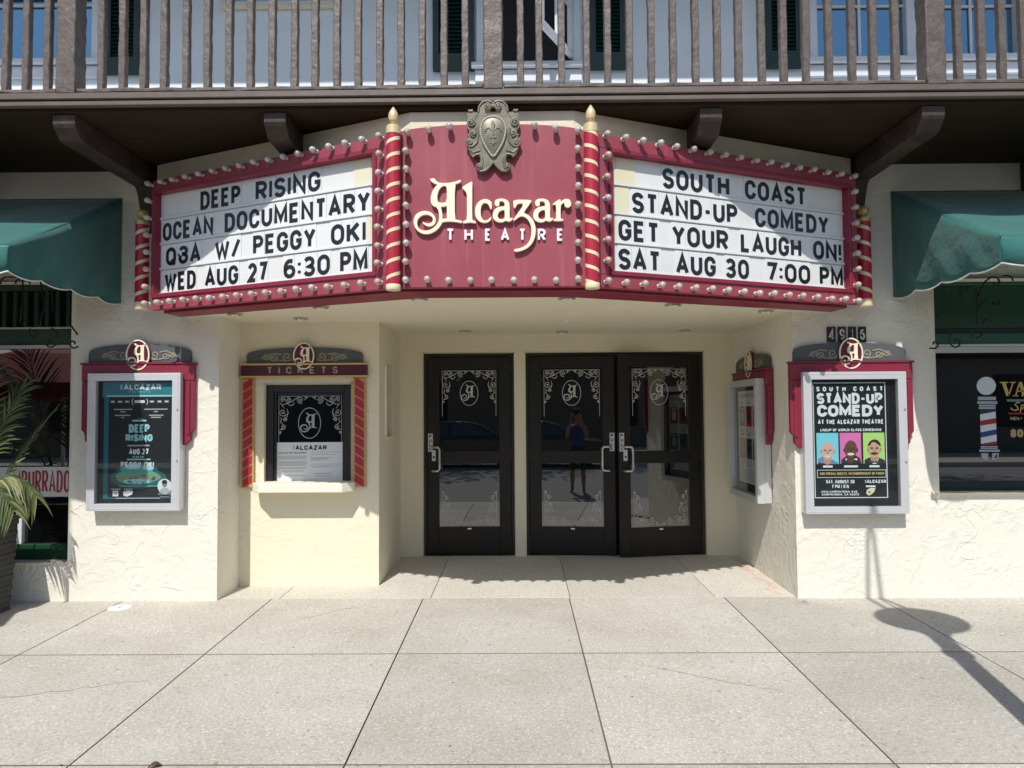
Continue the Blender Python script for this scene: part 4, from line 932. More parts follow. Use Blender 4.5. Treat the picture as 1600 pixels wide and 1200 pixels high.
for k in range(len(mb.f)):
    a, b, c = [mb.v[j] for j in mb.f[k][:3]]
    if (b - a).cross(c - a).dot(FK.n) < 0: mb.f[k] = tuple(reversed(mb.f[k]))
mb.build('shield', M_PEWTER, crest, smooth=40)
mb = MB(); L_ = [Vector(p) for p in ts]; per = [0]
for k in range(n): per.append(per[-1] + (L_[(k + 1) % n] - L_[k]).length)
nb = 52
for k in range(nb):
    d = per[-1] * k / nb; j = max(q for q in range(n) if per[q] <= d); t = (d - per[j]) / (per[j + 1] - per[j]); p = L_[j].lerp(L_[(j + 1) % n], t); p = Vector(ctr) + (p - Vector(ctr)) * .95
    mb.ball(FK.p(*ck(p.x, p.y), .046), .0078, 8)
mb.build('beading', mat('pewter_light', (.50, .47, .38), .4, metal=.2), crest, smooth=80)
def tubec(pts, r, c): mb.tube([FK.p(*ck(*p), c) for p in pts], r, 8)
for s in (1, -1):
    mb = MB(); mx = lambda P: [(447 + s * (447 - x) * -1 if False else (x if s == 1 else 894 - x), y) for x, y in P]
    for (cx, cy, r, a0, tn) in ((365, 160, 52, 250, 1.6), (125, 400, 62, 260, 1.7), (160, 560, 48, 70, 1.4), (100, 690, 52, 100, 1.6), (236, 1042, 42, 60, 1.5)):
        P = spiral(cx, cy, r, a0, tn); n_ = len(P); mb.tube([FK.p(*ck(*q), .036 + .012 * k / n_) for k, q in enumerate(mx(P))], [.0075 - .003 * k / n_ for k in range(n_)], 8)
        mb.ball(FK.p(*ck(*mx([(cx, cy)])[0]), .043), .0075, 8)
    tubec(mx([(232, 235), (245, 150), (300, 85), (370, 72), (430, 95)]), .008, .034); tubec(mx([(205, 480), (228, 580), (215, 680), (150, 745), (90, 750)]), .009, .034)
    tubec(mx([(150, 905), (190, 865), (262, 862), (290, 960), (280, 1060), (220, 1100)]), .0085, .034); tubec(mx([(440, 985), (390, 1050), (330, 1105), (250, 1115)]), .008, .034)
    tubec(mx([(85, 215), (120, 225), (150, 215)]), .012, .03); tubec(mx([(100, 790), (150, 840), (255, 800)]), .010, .031)
    tubec(mx([(90, 750), (110, 500), (125, 400)]), .006, .031); tubec(mx([(100, 740), (105, 790), (150, 840), (152, 905)]), .007, .032); tubec(mx([(125, 400), (200, 300), (232, 235), (240, 180)]), .006, .031); mb.build('scrollwork', M_PEWTER, crest, smooth=60)
mb = MB()
for s in (0, 1):
    mx = lambda P: [(894 - x if s else x, y) for x, y in P]
    tubec(mx([(446, 530), (410, 520), (385, 490), (350, 505), (330, 545)]), .0055, .056); tubec(mx([(446, 690), (425, 715), (405, 715)]), .004, .055)
mb.prism([ck(*p) for p in [(447, 385), (478, 430), (462, 520), (455, 610), (439, 610), (432, 520), (416, 430)]], FK, .05, .064); mb.fbox(FK, ck(412, 0)[0], ck(494, 0)[0], ck(0, 645)[1], ck(0, 622)[1], .05, .063)
mb.prism([ck(*p) for p in [(440, 650), (454, 650), (462, 730), (447, 755), (432, 730)]], FK, .05, .062); mb.build('fleur_de_lis', M_PEWTER, crest, bevel=(.003, 2))

# ------------------------------------------------------------------ sign headers: slate arch, oval emblem, scrolls
M_OVAL = mat('emblem_maroon', (.10, .008, .028), .4)
def header(root, f, hw, h, oy, orx, ory, hc=.03, drop=0.0, thick=.03):
    """slate arch of half width hw and height h with the oval emblem centred at height oy; origin at the arch's bottom centre"""
    mb = MB(); e = h * .5
    pts = [(-hw, 0), (hw, 0), (hw, e)] + [(hw * math.cos(R(a)), e + (h - e) * math.sin(R(a)) ** .8) for a in range(8, 173, 8)] + [(-hw, e)]
    mb.prism(pts, f, 0.002, thick); arch = mb.build('header_arch', M_GREY, root, bevel=(.003, 1))
    q = 0
    for s in (1, -1):
        mb = MB()
        for (cx, cy, r, a0, tn) in ((.30, .42, .085, 200, 1.4), (.52, .36, .075, 30, -1.4), (.66, .42, .06, 180, 1.3)):
            P = spiral(cx * hw, cy * h, r * hw, a0, tn, 22); mb.ribbon([(s * a, b) for a, b in P], hw * .022, f, thick, thick + .005 + .0001 * q); q += 1
        for P in ([(.22, .2), (.32, .15), (.46, .2), (.58, .4)], [(.40, .55), (.52, .62), (.62, .5), (.74, .3)]):
            mb.ribbon([(s * a * hw, b * h) for a, b in P], hw * .024, f, thick, thick + .005 + .0001 * q); q += 1
        mb.build('scroll', M_SCROLL, arch)
    mb = MB(); mb.prism([(orx * math.cos(k * .16535), oy + ory * math.sin(k * .16535)) for k in range(38)], f, thick * .5, thick + .022, 0); em = mb.build('oval_emblem', M_OVAL, root, bevel=(.002, 1))
    mb = MB(); E = [(orx * .95 * math.cos(k * .16535), oy + ory * .955 * math.sin(k * .16535)) for k in range(38)]; mb.ribbon(E + [E[0]], orx * .11, f, thick + .02, thick + .031); mb.build('rim', M_LOGO, em)
    filled('letter', glyph_A(-orx * .06, oy + .0 * ory, ory * 1.52), f, thick + .0225, thick + .031, M_LOGO, em)
    return arch

# ------------------------------------------------------------------ poster cases
def poster_case(f, w, h, t, label, paint, ears=True):
    """f: origin at the case's bottom centre on the wall"""
    root = thing('poster_case', f.p(0, 0, 0), label, 'poster case', 'poster cases on the theatre walls')
    hb = h + .075
    mb = MB(); ew = w / 2 + .085
    for s in (1, -1):
        poly = [(s * (w / 2 - .05), h - .06), (s * ew, h - .06), (s * ew, .66), (s * (ew - .03), .63), (s * (ew - .03), .57), (s * (w / 2 + .01), .53), (s * (w / 2 - .05), .53)]
        mb.prism(poly, f, .004, .05); mb.fbox(f, min(s * (w / 2 + .03), s * (w / 2 + .055)), max(s * (w / 2 + .03), s * (w / 2 + .055)), .62, h - .07, .05, .062)
    mb.fbox(f, -ew, ew, h - .059, hb, .004, .055); mb.fbox(f, -ew - .012, ew + .012, hb + .0005, hb + .016, .004, .066)
    mb.build('backboard', M_MAROON_D, root, bevel=(.004, 1))
    header(root, f.moved(0, hb + .017), ew - .04, .155, .062, .098, .128)
    mb = MB(); b = .068
    for (a0, a1, b0, b1) in ((-w / 2, w / 2, 0, b * .85), (-w / 2, w / 2, h - b * .9, h), (-w / 2, -w / 2 + b, b * .85, h - b * .9), (w / 2 - b, w / 2, b * .85, h - b * .9)):
        mb.fbox(f, a0, a1, b0, b1, .062, t, 0)
    for (a0, a1, b0, b1) in ((-w / 2 + .016, w / 2 - .016, .016, .021), (-w / 2 + .016, w / 2 - .016, h - .022, h - .017), (-w / 2 + .016, -w / 2 + .021, .021, h - .022), (w / 2 - .021, w / 2 - .016, .021, h - .022)):
        mb.fbox(f, a0, a1, b0, b1, t - .002, t + .0025, 0)
    mb.fbox(f, -w / 2 + .003, w / 2 - .003, .003, h - .003, .003, .061, 0)
    mb.build('frame', [M_ALU], root, bevel=(.004, 2))
    mb = MB()
    for z in (h * .36, h * .73): mb.lathe([(.008, 0), (.008, .004), (.003, .004)], f.p(w / 2 - .02, z, t), 12, 0, f.n)
    mb.build('lock', M_STEEL, root)
    iw, ih = w - 2 * b, h - b * 1.75; fi = f.moved(-iw / 2, b * .85, .066)
    mb = MB(); mb.fbox(fi, 0, iw, 0, ih, -.004, 0); back = mb.build('backing', M_BLACK, root)
    paint(root, fi, iw, ih)
    mb = MB(); mb.fbox(fi, .001, iw - .001, .001, ih - .001, .022, .025); mb.build('glass', M_CLEAR, root)
    return root
PM = {k: mat('print_' + k, c, .5) for k, c in {'teal': (.020, .16, .22), 'ink': (.012, .014, .016), 'white': (.80, .84, .86), 'ice': (.40, .74, .78), 'mint': (.10, .42, .36), 'deep': (.015, .12, .13), 'moss': (.24, .34, .16),
      'grey': (.35, .37, .38), 'cyan': (.22, .68, .82), 'pink': (.80, .20, .50), 'lime': (.50, .76, .22), 'skin': (.72, .46, .38), 'umber': (.085, .038, .024), 'brown': (.16, .075, .045), 'tan': (.66, .40, .28), 'hair': (.03, .02, .016), 'denim': (.16, .26, .42),
      'yellow': (.62, .50, .12), 'cream': (.80, .76, .52), 'olive': (.30, .36, .06), 'red': (.45, .02, .02), 'rose': (.60, .28, .26), 'paper': (.84, .84, .82), 'mid': (.50, .50, .49), 'teeth': (.85, .83, .8), 'shade': (.50, .28, .22), 'lip': (.42, .13, .12), 'maroon': (.16, .01, .02), 'aqua': (.03, .22, .28)}.items()}
PK = list(PM); PML = [PM[k] for k in PK]
class Print:
    """a printed sheet: layers of flat ink on the frame fi, laid out in the photograph's crop coordinates"""
    def __init__(s, fi, iw, ih, tl, tr, bl): s.f = fi; s.iw = iw; s.ih = ih; s.tl = tl; s.tr = tr; s.bl = bl; s.mb = MB(); s.k = 0
    def xy(s, x, y):
        t = (y - s.tl[1]) / (s.bl[1] - s.tl[1]); x0 = s.tl[0] + (s.bl[0] - s.tl[0]) * t; return (x - x0) / (s.tr[0] - s.tl[0]) * s.iw, (1 - t) * s.ih
    def lev(s): s.k += 1; return .0006 + .00006 * s.k
    def poly(s, pts, m): s.mb.flat([s.xy(*p) for p in pts], s.f, s.lev(), PK.index(m))
    def rect(s, x0, x1, y0, y1, m):
        a = s.xy(x0, (y0 + y1) / 2)[0]; b = s.xy(x1, (y0 + y1) / 2)[0]; s.mb.flat([(a, s.xy(0, y1)[1]), (b, s.xy(0, y1)[1]), (b, s.xy(0, y0)[1]), (a, s.xy(0, y0)[1])], s.f, s.lev(), PK.index(m))
    def ell(s, cx, cy, rx, ry, m, a0=0, a1=360): s.poly(arc(cx, cy, rx, ry, a0, a1, 24)[:(-1 if a1 - a0 == 360 else None)], m)
    def txt(s, t, x0, x1, y0, y1, m, th=.22, gap=.22):
        ym = (y0 + y1) / 2; a = s.xy(x0, ym)[0]; b = s.xy(x1, ym)[0]; z0 = s.xy(0, y1)[1]; h = s.xy(0, y0)[1] - z0; c = s.lev(); s.k += 8
        text(s.mb, t, s.f, a, b, z0, h, h * th, c - .0002, c, PK.index(m), gap)
    def frame(s, x0, x1, y0, y1, wd, m):
        P = [s.xy(x0, y0), s.xy(x0, y1), s.xy(x1, y1), s.xy(x1, y0)]
        P = [(P[0][0], P[0][1]), (P[0][0], P[1][1]), (P[2][0], P[1][1]), (P[2][0], P[0][1])]; P.append(P[0]); c = s.lev(); s.mb.ribbon(P, wd, s.f, c - .0001, c, PK.index(m))
    def done(s, root, name='poster'): return s.mb.build(name, PML, root)
def face(P, cx, cy, r, skin, shade, hair=None, smile=True, beard=False, bald=True):
    P.ell(cx, cy + r * 1.05, r * .48, r * .75, shade); P.ell(cx, cy, r * .78, r * 1.12, skin)
    for s in (1, -1): P.ell(cx + s * r * .80, cy + r * .12, r * .10, r * .24, shade)
    if hair: P.poly(arc(cx, cy - r * .05, r * .86, r * 1.14, 195, 345, 14) + arc(cx, cy - r * .12, r * .62, r * .62, 330, 210, 10), hair)
    P.ell(cx - r * .1, cy - r * .62, r * .34, r * .22, skin)
    for s in (1, -1): P.ell(cx + s * r * .31, cy - r * .02, r * .17, r * .07, 'hair'); P.ell(cx + s * r * .31, cy - r * .17, r * .2, r * .045, 'hair' if hair or beard else shade)
    P.poly([(cx - r * .04, cy), (cx + r * .08, cy), (cx + r * .18, cy + r * .38), (cx - r * .16, cy + r * .38)], shade)
    if beard: P.poly(arc(cx, cy + r * .45, r * .70, r * .68, 5, 175, 12) + arc(cx, cy + r * .42, r * .40, r * .25, 175, 5, 8), 'hair'); P.ell(cx, cy + r * .46, r * .36, r * .07, 'hair')
    P.ell(cx, cy + r * .64, r * .36, r * .15, 'lip' if not smile else 'teeth'); 
    if smile: P.ell(cx, cy + r * .57, r * .36, r * .035, 'lip')
def paint_deep(root, fi, iw, ih):
    P = Print(fi, iw, ih, (135, 170), (735, 170), (98, 1088))
    P.rect(163, 728, 180, 1056, 'teal'); P.rect(165, 728, 182, 292, 'aqua')
    P.txt('ALCAZAR', 330, 628, 196, 240, 'white', .25); P.txt('THE', 301, 324, 198, 238, 'ice', .16); P.txt('PRESENTS', 372, 540, 249, 260, 'ice', .2, .9)
    P.rect(198, 712, 292, 1042, 'ink'); P.rect(196, 712, 278, 290, 'ice')
    for cx in (242, 300, 355, 552, 612, 668): P.rect(cx - 18, cx + 18, 318, 336, 'grey'); P.rect(cx - 12, cx + 12, 323, 331, 'white')
    P.rect(415, 495, 317, 337, 'white')
    for s, c in ((1, 405), (-1, 508)): P.poly([(c, 305), (c - 9 * s, 325), (c, 352), (c - 4 * s, 352), (c - 15 * s, 325), (c - 4 * s, 305)], 'white')
    for x0, x1, y in ((250, 395, 385), (490, 675, 385), (300, 340, 403), (565, 597, 403), (257, 378, 430), (525, 640, 430), (305, 330, 446), (540, 620, 446)): P.rect(x0, x1, y - 4, y + 4, 'mid')
    P.txt('A FILM BY', 432, 480, 451, 458, 'mint', .2); P.rect(395, 505, 464, 476, 'ice')
    P.txt('DEEP', 365, 529, 497, 560, 'ice', .27, .15); P.txt('RISING', 338, 551, 572, 626, 'ice', .27, .15); P.rect(350, 525, 652, 662, 'mid')
    P.txt('AUG 27', 362, 516, 680, 724, 'white', .25, .15); P.txt('6:30 PM', 390, 480, 734, 751, 'ice', .24)
    P.rect(345, 530, 756, 766, 'ice')
    P.ell(430, 900, 225, 78, 'deep'); P.ell(425, 850, 165, 70, 'deep'); P.ell(425, 890, 175, 55, 'mint'); P.ell(340, 905, 80, 32, 'moss'); P.ell(520, 895, 90, 30, 'moss'); P.ell(430, 880, 60, 55, 'moss'); P.ell(420, 835, 130, 36, 'mint'); P.ell(420, 925, 110, 22, 'ice'); P.ell(390, 815, 60, 20, 'ice'); P.ell(510, 825, 45, 16, 'ice')
    for k in range(26): P.ell(rnd.uniform(250, 610), rnd.uniform(860, 945), rnd.uniform(8, 22), rnd.uniform(4, 9), rnd.choice(['deep', 'moss', 'mint', 'moss']))
    P.txt('PEGGY OKI', 296, 558, 778, 818, 'white', .28, .15); P.rect(280, 580, 955, 964, 'mint')
    P.ell(638, 962, 57, 56, 'white'); P.ell(638, 945, 20, 26, 'grey'); P.poly(arc(638, 1012, 44, 40, 180, 360, 12), 'mid'); P.ell(638, 930, 21, 16, 'ink')
    P.rect(583, 690, 1016, 1026, 'grey'); P.rect(600, 672, 1036, 1043, 'grey'); P.rect(228, 273, 992, 1035, 'white'); P.rect(238, 263, 1002, 1025, 'mid'); P.poly([(310, 1000), (345, 990), (388, 996), (380, 1022), (340, 1038), (312, 1030)], 'white'); P.rect(215, 290, 978, 985, 'mid'); P.rect(318, 385, 978, 985, 'mid'); P.rect(250, 600, 1047, 1053, 'mid')
    P.done(root)
def paint_comedy(root, fi, iw, ih):
    P = Print(fi, iw, ih, (153, 363), (637, 363), (175, 1103))
    P.rect(158, 610, 372, 1068, 'ink'); P.frame(172, 598, 383, 1054, .0065, 'white')
    P.txt('SOUTH COAST', 192, 568, 405, 432, 'white', .26, 1.5); P.txt('STAND-UP', 195, 566, 442, 507, 'white', .25, .16); P.txt('COMEDY', 198, 572, 512, 581, 'white', .27, .12)
    P.txt('AT THE ALCAZAR THEATRE', 202, 572, 598, 625, 'white', .26, .3); P.txt('LINEUP OF WORLD-CLASS COMEDIANS', 216, 560, 651, 667, 'white', .26)
    for x0, x1, m in ((196, 319, 'cyan'), (327, 447, 'pink'), (458, 579, 'lime')): P.rect(x0, x1, 676, 858, m)
    P.poly([(204, 858), (206, 828), (232, 812), (250, 838), (285, 832), (318, 850), (318, 858)], 'denim'); P.poly([(204, 858), (204, 848), (232, 852), (260, 858)], 'maroon'); face(P, 258, 780, 46, 'skin', 'shade')
    P.poly([(334, 858), (336, 832), (356, 818), (372, 806), (410, 806), (440, 824), (448, 858)], 'ink'); P.poly(arc(392, 826, 34, 30, 0, 180, 10), 'paper'); P.poly(arc(392, 834, 30, 26, 0, 180, 10), 'ink'); face(P, 388, 772, 46, 'brown', 'umber', beard=False)
    P.ell(388, 800, 20, 7, 'teeth')
    P.poly([(464, 858), (466, 834), (490, 822), (548, 822), (578, 836), (582, 858)], 'ink'); P.poly([(498, 824), (546, 824), (534, 858), (510, 858)], 'white'); face(P, 520, 770, 46, 'tan', 'shade', hair='hair', smile=False, beard=False); P.ell(520, 797, 22, 6, 'hair')
    P.poly([(506, 838), (520, 846), (536, 838), (536, 856), (520, 849), (506, 856)], 'ink')
    for x0, x1 in ((232, 286), (350, 428), (492, 549)): P.rect(x0, x1, 866, 878, 'white')
    P.frame(200, 586, 893, 936, .004, 'white'); P.txt('AND SPECIAL GUESTS, AN ENDORSEMENT OF FUNNY', 214, 577, 906, 921, 'yellow', .26)
    P.txt('SAT. AUGUST 30', 249, 409, 950, 971, 'white', .27); P.txt('7 PM | $15', 281, 378, 978, 999, 'white', .25)
    P.txt('4916 CARPINTERIA AVE,', 222, 430, 1013, 1025, 'white', .25); P.txt('CARPINTERIA, CA 93013', 226, 434, 1029, 1041, 'white', .25)
    P.txt('ALCAZAR', 478, 586, 950, 970, 'white', .27); P.txt('THE', 467, 475, 951, 969, 'white', .16); P.rect(472, 526, 983, 993, 'white')
    P.poly([(474, 1030), (478, 1008), (500, 996), (526, 998), (520, 1018), (506, 1034), (488, 1042)], 'cream'); P.ell(492, 1022, 8, 8, 'olive')
    P.done(root)
def paint_season(root, fi, iw, ih):
    P = Print(fi, iw, ih, (0, 0), (100, 0), (0, 150)); P.rect(10, 97, 6, 138, 'paper'); P.txt('ALCAZAR', 16, 56, 10, 16, 'grey', .25); P.txt('MOVIES', 62, 92, 10, 16, 'rose', .25)
    for k, (m, m2) in enumerate((('grey', 'mid'), ('red', 'ink'), ('red', 'paper'), ('rose', 'skin'), ('deep', 'ink'), ('ink', 'mid'))):
        x0 = 16 + 27 * (k % 3); y0 = 28 + 46 * (k // 3); P.rect(x0, x0 + 23, y0, y0 + 29, m); P.ell(x0 + 11.5, y0 + 15, 7, 9, m2); P.rect(x0 + 3, x0 + 20, y0 + 2, y0 + 5, m2); P.rect(x0 + 8, x0 + 15, y0 - 6, y0 - 3, 'grey')
        for j in range(4): P.rect(x0, x0 + 22, y0 + 31 + 2.6 * j, y0 + 32.2 + 2.6 * j, 'mid')
    for j in range(7): P.rect(16, 46, 118 + 2.6 * j, 119.2 + 2.6 * j, 'mid'); P.rect(52, 80, 118 + 2.6 * j, 119.2 + 2.6 * j, 'mid')
    P.rect(84, 96, 118, 136, 'ink'); P.ell(90, 128, 4, 5, 'yellow'); P.rect(40, 97, 139, 149, 'ink'); P.done(root)
TC = .11
c0 = at(201, 798.5, YW - TC); poster_case(F((at(208, 690, YW - TC).x, YW, c0.z)), .765, 1.125, TC, 'grey metal poster case showing the dark teal Deep Rising film poster', paint_deep)
poster_case(F((at(1338, 690, YW - TC).x, YW, at(1340, 803, YW - TC).z)), .835, 1.15, TC, 'grey metal case with the black comedy poster of three portraits, below the house number', paint_comedy)
poster_case(F((XR - .004, 6.86, at(1187, 789, 6.36).z), (0, -1, 0)), .86, 1.13, .13, 'grey metal case with a white film programme sheet, on the side wall of the entrance', paint_season)

# house number tiles
HN = thing('house_number', at(1321, 534, YW), 'four black house number tiles reading 4916 above the comedy poster case', 'house number')
for ch, a, b in (('4', 1291, 1305), ('9', 1308, 1321), ('1', 1324.5, 1337), ('6', 1340, 1352.5)):
    (x0, z1), (x1, z0) = [(p.x, p.z) for p in (at(a, 511, YW), at(b, 534.5, YW))]; mb = MB(); f = F((x0, YW, z0)); mb.fbox(f, 0, x1 - x0, 0, z1 - z0, .004, .014, 0); wd = x1 - x0; hh = z1 - z0
    text(mb, ch, f, wd * (.18 if ch != '1' else .36), wd * (.82 if ch != '1' else .6), hh * .14, hh * .72, hh * .105, .014, .017, 1); 
    if ch == '1': mb.fbox(f, wd * .33, wd * .7, hh * .14, hh * .21, .0142, .0174, 1)
    mb.build('digit_tile', [M_BLACK, mat('digit_pewter', (.66, .60, .48), .5)], HN)

# ------------------------------------------------------------------ ticket window
TW = thing('ticket_window', (X(482, YB), YB, TWB), 'black framed ticket window with red striped side poles, slate header and posted white notice', 'ticket window')
f = F((0, YB, 0)); xx = lambda p, y=650: X(p, YB, y); zz = lambda y, p=482: Z(y, YB, p)
hx0, hx1, hz0, hz1 = xx(379), xx(575), zz(587), zz(571); mb = MB(); mb.fbox(f, hx0, hx1, hz0, hz1, .004, .05, 0)
mb.fbox(f, hx0 - .006, hx1 + .006, hz1 + .0005, hz1 + .018, .004, .062, 1); mb.fbox(f, hx0 - .006, hx1 + .006, hz0 - .018, hz0 - .0005, .004, .062, 1); mb.build('sign_board', [mat('ticket_maroon', (.075, .006, .022), .4), M_GOLD], TW, bevel=(.003, 1))
mb = MB(); text(mb, 'TICKETS', f, xx(420), xx(530), hz0 + .016, hz1 - hz0 - .03, .0125, .05, .056, 0, gap=1.7); mb.build('sign_lettering', mat('ticket_letter', (.34, .30, .24), .5), TW)
header(TW, F((xx(477), YB, hz1 + .019)), (xx(568) - xx(387)) / 2, zz(543) - hz1 - .019, .062, .094, .121)
for (a, b) in ((379, 399), (553, 572.5)):
    x0, x1 = xx(a), xx(b); z0, z1 = zz(761), hz0 - .02; mb = MB(); mb.fbox(f, x0, x1, z0, z1, .004, .03, 0); pb = mb.build('side_pole', mat('pole_gold', (.50, .34, .13), .45, var=(10, .4, (.42, .27, .09))), TW, bevel=(.003, 1))
    n = 11; mg = .017; seg = (z1 - z0 - .03) / n; wdt = x1 - x0 - 2 * mg; rise = wdt * .62 * (1 if a < 450 else -1)
    for k in range(n):
        mb = MB(); b0 = z0 + .015 + seg * k; P = []
        for t in range(7): P.append((x0 + mg + wdt * t / 6, b0 + rise * (t / 6 - .5) * (1 if True else 0) + seg * .5 - (seg - .017) / 2))
        for t in range(6, -1, -1): P.append((x0 + mg + wdt * t / 6, b0 + rise * (t / 6 - .5) + seg * .5 + (seg - .017) / 2))
        P = [(x, max(min(y, z1 - .008), z0 + .008)) for x, y in P]
        mb.prism(P, f, .029, .038)
        mb.build('flute', M_RED, pb, bevel=(.003, 2))

mb = MB(); x0, x1, z0, z1 = TWX0 + .002, TWX1 - .002, TWB + .002, TWT - .002; b = .065
for (a0, a1, b0, b1, c1) in ((x0, x0 + b, z0, z1, -.02), (x1 - b, x1, z0, z1, -.02), (x0 + b, x1 - b, z1 - b, z1, -.02), (x0 + b, x1 - b, z0, z0 + .02, -.02)): mb.fbox(f, a0, a1, b0, b1, -.08, c1)
for (a0, a1, b0, b1) in ((x0 + b, x0 + b + .022, z0 + .02, z1 - b), (x1 - b - .022, x1 - b, z0 + .02, z1 - b), (x0 + b + .022, x1 - b - .022, z1 - b - .022, z1 - b)): mb.fbox(f, a0, a1, b0, b1, -.08, -.04)
mb.build('window_frame', M_BLACK, TW, bevel=(.003, 1))
gx0, gx1, gz0, gz1 = x0 + b + .022, x1 - b - .022, z0 + .02, z1 - b - .022
mb = MB(); mb.fbox(f, gx0, gx1, gz0, gz1, -.075, -.062); gl = mb.build('glass', mat('ticket_glass', (.004, .0055, .009), .012, ior=1.6), TW)
fo = F((gx0 + .012, YB, gz0 + .02)); W, H = gx1 - gx0 - .024, gz1 - gz0 - .03
mb = MB(); ornament(mb, fo, W, H, -.0615, ('tl', 'tr'), .90, t=.006, oval=(W * .49, H - W * .43, W * .175, W * .24)); mb.build('etched_scroll', mat('etched_light', (.36, .37, .38), .55), gl)
filled('etched_letter', glyph_A(W * .475, H - W * .42, W * .31), fo, -.0614, -.0606, MATS['etched_light'], gl)
mb = MB(); a0, a1 = xx(424.5, 720), xx(536.5, 720); b0, b1 = zz(752.5), zz(691.5); mb.fbox(f, a0, a1, b0, b1, -.060, -.0585, 0)
fp = F((a0, YB, b0)); pw, ph = a1 - a0, b1 - b0
text(mb, 'ALCAZAR', fp, pw * .30, pw * .745, ph * .80, ph * .12, ph * .03, -.0585, -.0580, 1)
fv = F(fp.p(pw * .29, ph * .80), (0, 0, 1), (-1, 0, 0)); text(mb, 'THE', fv, 0, ph * .12, 0, pw * .025, .003, -.0585, -.0580, 2)
text(mb, 'THANK YOU FOR YOUR SUPPORT!', fp, pw * .06, pw * .46, ph * .71, ph * .035, ph * .009, -.0585, -.0580, 1)
rr = random.Random(3)
for y in (.64, .615, .59, .565, .50, .475, .45, .425, .40, .34, .315): mb.fbox(fp, pw * .06, pw * (.47 - rr.random() * .03), ph * y, ph * (y + .009), -.0585, -.0582, 2)
for y, l in ((.74, .44), (.68, .36), (.60, .3), (.575, .24), (.55, .22), (.525, .12), (.43, .44), (.38, .42), (.355, .28)): mb.fbox(fp, pw * .52, pw * (.52 + l), ph * y, ph * (y + .009), -.0585, -.0582, 2)
for x0_, x1_, y in ((.12, .42, .25), (.14, .46, .13), (.55, .82, .19), (.56, .80, .125)): mb.fbox(fp, pw * x0_, pw * x1_, ph * y, ph * (y + .013), -.0585, -.0582, 2)
mb.build('notice', [M_PAPER, M_INK, M_TEXTG], TW)
mb = MB(); sx0, sx1, sz0, sz1 = X(391, YB - .2, 762), X(547, YB - .2, 762), Z(770, YB - .2, 480), Z(755.5, YB - .2, 480)
mb.prism([(sx0 + .03, YB + .05), (sx0 - .01, YB - .05), (sx0 - .01, YB - .12), (sx0 + .07, YB - .205), (sx1 - .07, YB - .205), (sx1 + .01, YB - .12), (sx1 + .01, YB - .05), (sx1 - .03, YB + .05)], fpl, sz0, sz1)
mb.build('sill', mat('sill_cream', (.80, .77, .66), .6, bump=(40, .15, .004)), TW, bevel=(.006, 2))

